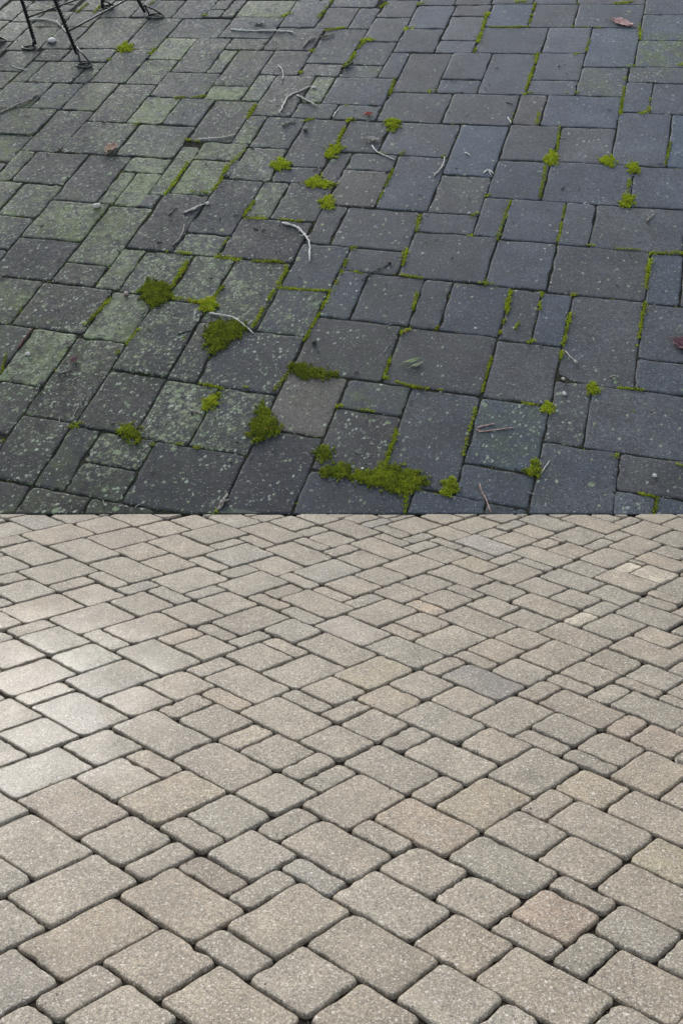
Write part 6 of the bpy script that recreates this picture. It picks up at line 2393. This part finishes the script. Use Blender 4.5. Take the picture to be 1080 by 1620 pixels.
R = random.Random(5)
for (label, poly, b, hgt) in MOSS:
    cx = sum(p[0] for p in poly) / len(poly); cy = sum(p[1] for p in poly) / len(poly)
    pl = [(p[0] - cx, p[1] - cy) for p in poly]
    x0, x1 = min(p[0] for p in pl) - .03, max(p[0] for p in pl) + .03
    y0, y1 = min(p[1] for p in pl) - .03, max(p[1] for p in pl) + .03
    A_ = (x1 - x0) * (y1 - y0); m = Moss()
    for _ in range(int(A_ / 1.1e-5)):
        x, y = R.uniform(x0, x1), R.uniform(y0, y1)
        sz_ = min(.034, .22 * min(x1 - x0, y1 - y0))
        wob = sz_ * (1.1 * mnoise.noise(Vector((x * 34 + cx * 50, y * 34, 0))) + .8 * mnoise.noise(Vector((x * 95 + cx * 50, y * 95, 4))))
        ins = inside((x, y), pl); d = edge_dist((x, y), pl) * (1 if ins else -1) + wob
        if d < -.018 or R.random() > (d + .018) / .042: continue
        if mnoise.noise(Vector((x * 70 + 9, y * 70, cx * 40))) < -.38: continue
        prof = 1 - math.exp(-max(d, 0) / .018)
        z = hgt * .28 * prof * (.55 + .5 * mnoise.noise(Vector((x * 45 + cx * 9, y * 45, 3))) + .3) 
        bb = b + .42 * mnoise.noise(Vector((x * 25, y * 25, cx * 30)))
        if R.random() < .16: m.lump(x, y, z * .6, R.uniform(.005, .010), .004, bb, R, 6)
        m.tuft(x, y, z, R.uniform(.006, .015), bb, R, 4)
    o = on_slope(m.build('moss_patch'), cx, cy)
    tag(o, label, 'moss', 'moss patches on the dark paving')

jm = Moss()
def along(pts, step):
    out = []
    for a, b in zip(pts, pts[1:]):
        L = math.dist(a, b); k = max(1, int(L / step))
        out += [(a[0] + (b[0] - a[0]) * i / k, a[1] + (b[1] - a[1]) * i / k) for i in range(k)]
    return out + [pts[-1]]
for (pts, w, b) in JOINT_MOSS:
    off = R.uniform(0, 99)
    for i, (x, y) in enumerate(along(pts, .0035)):
        dens = .62 + .95 * mnoise.noise(Vector((x * 16, y * 16, off))) + .35 * mnoise.noise(Vector((x * 60, y * 60, off)))
        ww = w * 1.05 * min(1.5, max(.2, dens))
        if dens < .34: continue
        b0 = b; b = b0 + .45 * mnoise.noise(Vector((x * 22, y * 22, off + 5)))
        if i % 2 == 0: jm.lump(x + R.gauss(0, ww * .2), y + R.gauss(0, ww * .2), -.006, ww * R.uniform(.22, .45), .005 + ww * R.uniform(.08, .25), b, R, 6)
        for _ in range(2):
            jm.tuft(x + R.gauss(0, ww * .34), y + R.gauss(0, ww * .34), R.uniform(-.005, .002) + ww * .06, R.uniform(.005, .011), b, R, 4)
        b = b0
# thin scattered moss low in the other joints
for (a, b_, gr) in mossy_edges:
    L = math.dist(a, b_)
    for _ in range(int(L * 40 * (.12 + gr * .35))):
        t = R.random(); x, y = a[0] + (b_[0] - a[0]) * t, a[1] + (b_[1] - a[1]) * t
        if y < .01: continue
        if mnoise.noise(Vector((x * 3.1, y * 3.1, 8))) < -.05: continue
        for _k in range(3):
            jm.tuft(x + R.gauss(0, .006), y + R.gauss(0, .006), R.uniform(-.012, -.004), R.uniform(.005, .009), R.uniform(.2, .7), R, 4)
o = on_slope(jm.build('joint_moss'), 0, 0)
tag(o, 'thin yellow green moss growing in the joints of the dark paving', 'moss', kind='stuff')

# ------------------------------------------------------------------ twigs, leaves, pebbles
def catmull(P, k=6):
    if len(P) < 3:
        return [P[0].lerp(P[-1], i / k) for i in range(k + 1)]
    Q = [P[0] * 2 - P[1]] + P + [P[-1] * 2 - P[-2]]; out = []
    for i in range(1, len(Q) - 2):
        for j in range(k):
            t = j / k; a, b, c, d = Q[i - 1], Q[i], Q[i + 1], Q[i + 2]
            out.append(.5 * ((2 * b) + (c - a) * t + (2 * a - 5 * b + 4 * c - d) * t * t + (3 * b - a - 3 * c + d) * t ** 3))
    return out + [P[-1]]

def tube(P, rad, seg=7, V=None, F=None):
    V = [] if V is None else V; F = [] if F is None else F
    o = len(V); n = len(P)
    for i, p in enumerate(P):
        t = (P[min(i + 1, n - 1)] - P[max(i - 1, 0)]).normalized()
        u = t.cross(Vector((0, 0, 1)))
        if u.length < 1e-3: u = Vector((1, 0, 0))
        u.normalize(); w = u.cross(t)
        for s in range(seg):
            a = s / seg * 6.283185
            V.append(tuple(p + (u * math.cos(a) + w * math.sin(a)) * rad[i]))
    for i in range(n - 1):
        for s in range(seg):
            s2 = (s + 1) % seg
            F.append((o + i * seg + s, o + i * seg + s2, o + (i + 1) * seg + s2, o + (i + 1) * seg + s))
    F.append(tuple(o + s for s in range(seg - 1, -1, -1)))
    F.append(tuple(o + (n - 1) * seg + s for s in range(seg)))
    return V, F

R = random.Random(31)
for (name, label, pts, r, mat, forks) in TWIGS:
    r *= .74
    cx, cy = pts[len(pts) // 2]
    P = catmull([Vector((x - cx, y - cy, 0)) for x, y in pts], 4)
    n = len(P); rad = []
    for i, p in enumerate(P):
        t = i / (n - 1)
        k = r * (1.15 - .45 * t) * R.uniform(.74, 1.2) * (1.35 if R.random() < .12 else 1)
        if name == 'bark_piece': k = r * (.55 + .5 * math.sin(math.pi * min(1, t * 1.05))) * R.uniform(.75, 1.2)
        if i in (0, n - 1): k *= .7
        rad.append(k)
        p.x += R.gauss(0, r * .34); p.y += R.gauss(0, r * .34)
        p.z = k * .85 + r * .5 * abs(math.sin(t * 5 + cx * 9)) * (0.5 + t)
    V, F = tube(P, rad)
    Ltot = sum((P[i + 1] - P[i]).length for i in range(n - 1))
    for _ in range(int(Ltot / .11)):          # broken side spurs
        i = R.randrange(1, n - 1); a = P[i]; d = (P[i + 1] - P[i - 1]).normalized()
        sd_ = Vector((-d.y, d.x, R.uniform(.1, .6))) * R.choice((-1, 1)); sd_.z = abs(sd_.z)
        b = a + (d * R.uniform(.4, 1.2) + sd_) * r * R.uniform(1.5, 4.5)
        tube([a, a.lerp(b, .6), b], [rad[i] * .6, rad[i] * .5, rad[i] * .3], 5, V, F)
    for (ax, ay, bx, by) in forks:
        a = Vector((ax - cx, ay - cy, r)); b = Vector((bx - cx, by - cy, r * 1.5))
        L = (b - a).length; kk = r * (1.25 if L < .05 and mat == 'pink' else .75)
        tube([a.lerp(b, i / 4) for i in range(5)], [kk * f for f in ((.8, 1, .95, .8, .45) if mat != 'pink' else (.6, 1.1, 1.3, 1.1, .5))], 6, V, F)
    o = on_slope(mesh_obj(name, V, F, WOOD[mat]), cx, cy)
    tag(o, label, 'bark' if name == 'bark_piece' else ('branch' if name == 'branch' else 'twig'), 'fallen twigs on the dark paving')

for (name, label, x, y, L, W, ang, c) in LEAVES:
    L *= 1.12; W *= 1.2
    V, F = [], []; nu, nv = 10, 6; curl = R.uniform(.25, .55)
    for i in range(nu + 1):
        t = i / nu; half = W * .5 * (math.sin(math.pi * t ** .8) ** .8) * R.uniform(.9, 1.1) + W * .02
        for j in range(nv + 1):
            s = j / nv * 2 - 1
            z = .004 + abs(s) ** 1.5 * half * curl + L * .10 * (2 * t - 1) ** 2 + W * .16 * mnoise.noise(Vector((i * .55 + x * 9, j * .6, y * 5)))+ W * .05 * math.sin(i * 2.1 + j * 1.3)
            V.append(((t - .5) * L, s * half, z))
    k = nv + 1
    for i in range(nu):
        for j in range(nv): F.append((i * k + j, i * k + j + 1, (i + 1) * k + j + 1, (i + 1) * k + j))
    tube([Vector((-L * .5 - L * .28, 0, .004)), Vector((-L * .5, 0, .006 + L * .1)), Vector((0, 0, .006)), Vector((L * .45, 0, .006 + L * .08))], [.0012, .0014, .0013, .0006], 5, V, F)
    a = math.radians(ang); ca, sa = math.cos(a), math.sin(a)
    V = [(vx * ca - vy * sa, vx * sa + vy * ca, vz) for vx, vy, vz in V]
    o = on_slope(mesh_obj(name, V, F, plain_material('leaf_tissue', c, .6, .4, 120)), x, y)
    md = o.modifiers.new('thickness', 'SOLIDIFY'); md.thickness = .0012
    tag(o, label, 'leaf', 'fallen leaves on the dark paving')

def pebble_mesh(r, R):
    bm = bmesh.new(); bmesh.ops.create_icosphere(bm, subdivisions=2, radius=1)
    ox = R.uniform(0, 50)
    sx, sy, sz = R.uniform(.8, 1.2), R.uniform(.75, 1.1), R.uniform(.5, .75)
    for v in bm.verts:
        k = 1 + .3 * mnoise.noise(v.co * 1.4 + Vector((ox, 0, 0)))
        v.co = Vector((v.co.x * sx, v.co.y * sy, v.co.z * sz)) * (r * k)
    V = [tuple(v.co) for v in bm.verts]; F = [tuple(v.index for v in f.verts) for f in bm.faces]
    bm.free(); return V, F, r * sz
for (name, label, x, y, r, c) in PEBBLES:
    V, F, hz = pebble_mesh(r, R)
    o = on_slope(mesh_obj(name, V, F, plain_material('stone', c, .7, .2, 90)), x, y, hz * .8)
    tag(o, label, 'pebble', 'pebbles and crumbs on the dark paving')

# crumbs of soil, grit and plant litter: nobody could count them
V, F, T_ = [], [], []
for _ in range(4200):
    x, s = (R.uniform(-2.3, 2.1) if R.random() < .45 else R.gauss(-.9, .8)), R.uniform(.02, 4.3)
    if R.random() < .55:
        a, b_, _g = R.choice(mossy_edges); t = R.random()
        x, s = a[0] + (b_[0] - a[0]) * t + R.gauss(0, .02), a[1] + (b_[1] - a[1]) * t + R.gauss(0, .02)
    if s < .012: continue
    r = min(.0065, R.expovariate(1 / .0014) + .0010); o = len(V)
    if R.random() < .35:                      # needle shaped litter
        a = R.uniform(0, 6.283); l = r * R.uniform(2, 4); dx, dy = math.cos(a) * l, math.sin(a) * l; w = r * .35
        px, py = -math.sin(a) * w, math.cos(a) * w
        V += [(x - dx - px, s - dy - py, .001), (x - dx + px, s - dy + py, .001), (x + dx + px, s + dy + py, .001), (x + dx - px, s + dy - py, .001), (x - dx, s - dy, .001 + w * 2), (x + dx, s + dy, .001 + w * 2)]
        F += [(o, o + 4, o + 5, o + 3), (o + 1, o + 2, o + 5, o + 4), (o, o + 1, o + 4), (o + 2, o + 3, o + 5)]; nv = 6
    else:
        V += [(x + r * R.uniform(.6, 1.2), s, .001), (x, s + r * R.uniform(.6, 1.2), .001), (x - r * R.uniform(.6, 1.2), s, .001), (x, s - r * R.uniform(.6, 1.2), .001), (x, s, r * R.uniform(.7, 1.3))]
        F += [(o, o + 1, o + 4), (o + 1, o + 2, o + 4), (o + 2, o + 3, o + 4), (o + 3, o, o + 4)]; nv = 5
    k = R.random()
    c = (.02, .018, .015) if k < .45 else ((.10, .085, .06) if k < .7 else (.38, .37, .33))
    T_ += [c] * nv
mm_ = NT('litter'); mm_.put(mm_.b.inputs['Base Color'], mm_.attr('tint').outputs['Color']); mm_.b.inputs['Roughness'].default_value = .85
o = on_slope(mesh_obj('litter', V, F, mm_.m, smooth=False, attrs={'tint': ('FLOAT_COLOR', T_)}), 0, 0, .0015)
tag(o, 'fine dark and pale crumbs of litter scattered on the dark paving', 'litter', kind='stuff')

# ------------------------------------------------------------------ wrought iron chair
root = bpy.data.objects.new('iron_chair', None); col.objects.link(root)
bx, by = LEGS[1][0]
on_slope(root, bx, by)
tag(root, 'black wrought iron garden chair with twisted legs in the top left corner', 'chair')

def twisted(P, half, turns_per_m):
    V, F = [], []; dist = 0; n = len(P)
    for i, p in enumerate(P):
        t = (P[min(i + 1, n - 1)] - P[max(i - 1, 0)]).normalized()
        u = t.cross(Vector((0, 1, .01))).normalized(); w = u.cross(t)
        if i: dist += (P[i] - P[i - 1]).length
        for s in range(8):
            a = s / 8 * 6.283185; rr = half * (1.4 if s % 2 == 0 else .7); a += dist * turns_per_m * 6.283185
            V.append(tuple(p + (u * math.cos(a) + w * math.sin(a)) * rr))
    for i in range(n - 1):
        for s in range(8):
            s2 = (s + 1) % 8; F.append((i * 8 + s, i * 8 + s2, (i + 1) * 8 + s2, (i + 1) * 8 + s))
    F += [tuple(range(7, -1, -1)), tuple((n - 1) * 8 + s for s in range(8))]
    return V, F

SEAT_H = 0.86
tops = []
for (foot, top), (rx, ry, rr) in zip(LEGS, RINGS):
    a = Vector((foot[0] - bx, foot[1] - by, .012)); b = Vector((top[0] - bx, top[1] - by, top[2]))
    d = (b - a) / b.z; d.z = 1.0
    e = a + d * SEAT_H; tops.append(e)
    n = 90
    P = [a.lerp(e, i / n) for i in range(n + 1)]
    V, F = twisted(P, .0112, 10)
    lg = mesh_obj('leg', V, F, MAT_IRON, root)
    c = Vector((rx - bx, ry - by, .009)); Q = []
    for i in range(27):
        t = i / 26 * 6.283185
        Q.append(c + Vector((math.cos(t) * rr, math.sin(t) * rr * .62, .003 * math.sin(t * 2))))
    V, F = tube(Q, [.0072] * 27, 8)
    q = min(Q, key=lambda v: (v - a).length)
    tube([a + Vector((0, 0, .06)), a.lerp(q, .55) + Vector((0, 0, .03)), q], [.0075, .0075, .0065], 8, V, F)
    q2 = c + (c - q) * .2 + Vector((rr * .8, rr * .3, 0))
    tube([a + Vector((0, 0, .06)), a.lerp(q2, .5) + Vector((0, 0, .035)), q2], [.0075, .007, .006], 8, V, F)
    mesh_obj('foot_ring', V, F, MAT_IRON, lg)
for (p, e) in STRETCHERS:
    P = [Vector((p[0] - bx, p[1] - by, p[2])), Vector((e[0] - bx, e[1] - by, e[2]))]
    V, F = tube([P[0].lerp(P[1], i / 8) for i in range(9)], [.0075] * 9, 8)
    mesh_obj('stretcher', V, F, MAT_IRON, root)
sc = sum(tops, Vector()) / len(tops)
sr = max((t - sc).length for t in tops)
Q = [sc + Vector((math.cos(i / 32 * 6.283185) * sr, math.sin(i / 32 * 6.283185) * sr, 0)) for i in range(33)]
V, F = tube(Q, [.012] * 33, 8)
for k in range(7):
    yy = (k / 6 * 2 - 1) * sr * .9; xx = math.sqrt(max(0, sr * sr - yy * yy))
    tube([sc + Vector((-xx, yy, 0)), sc + Vector((xx, yy, 0))], [.008, .008], 6, V, F)
mesh_obj('seat_frame', V, F, MAT_IRON, root)
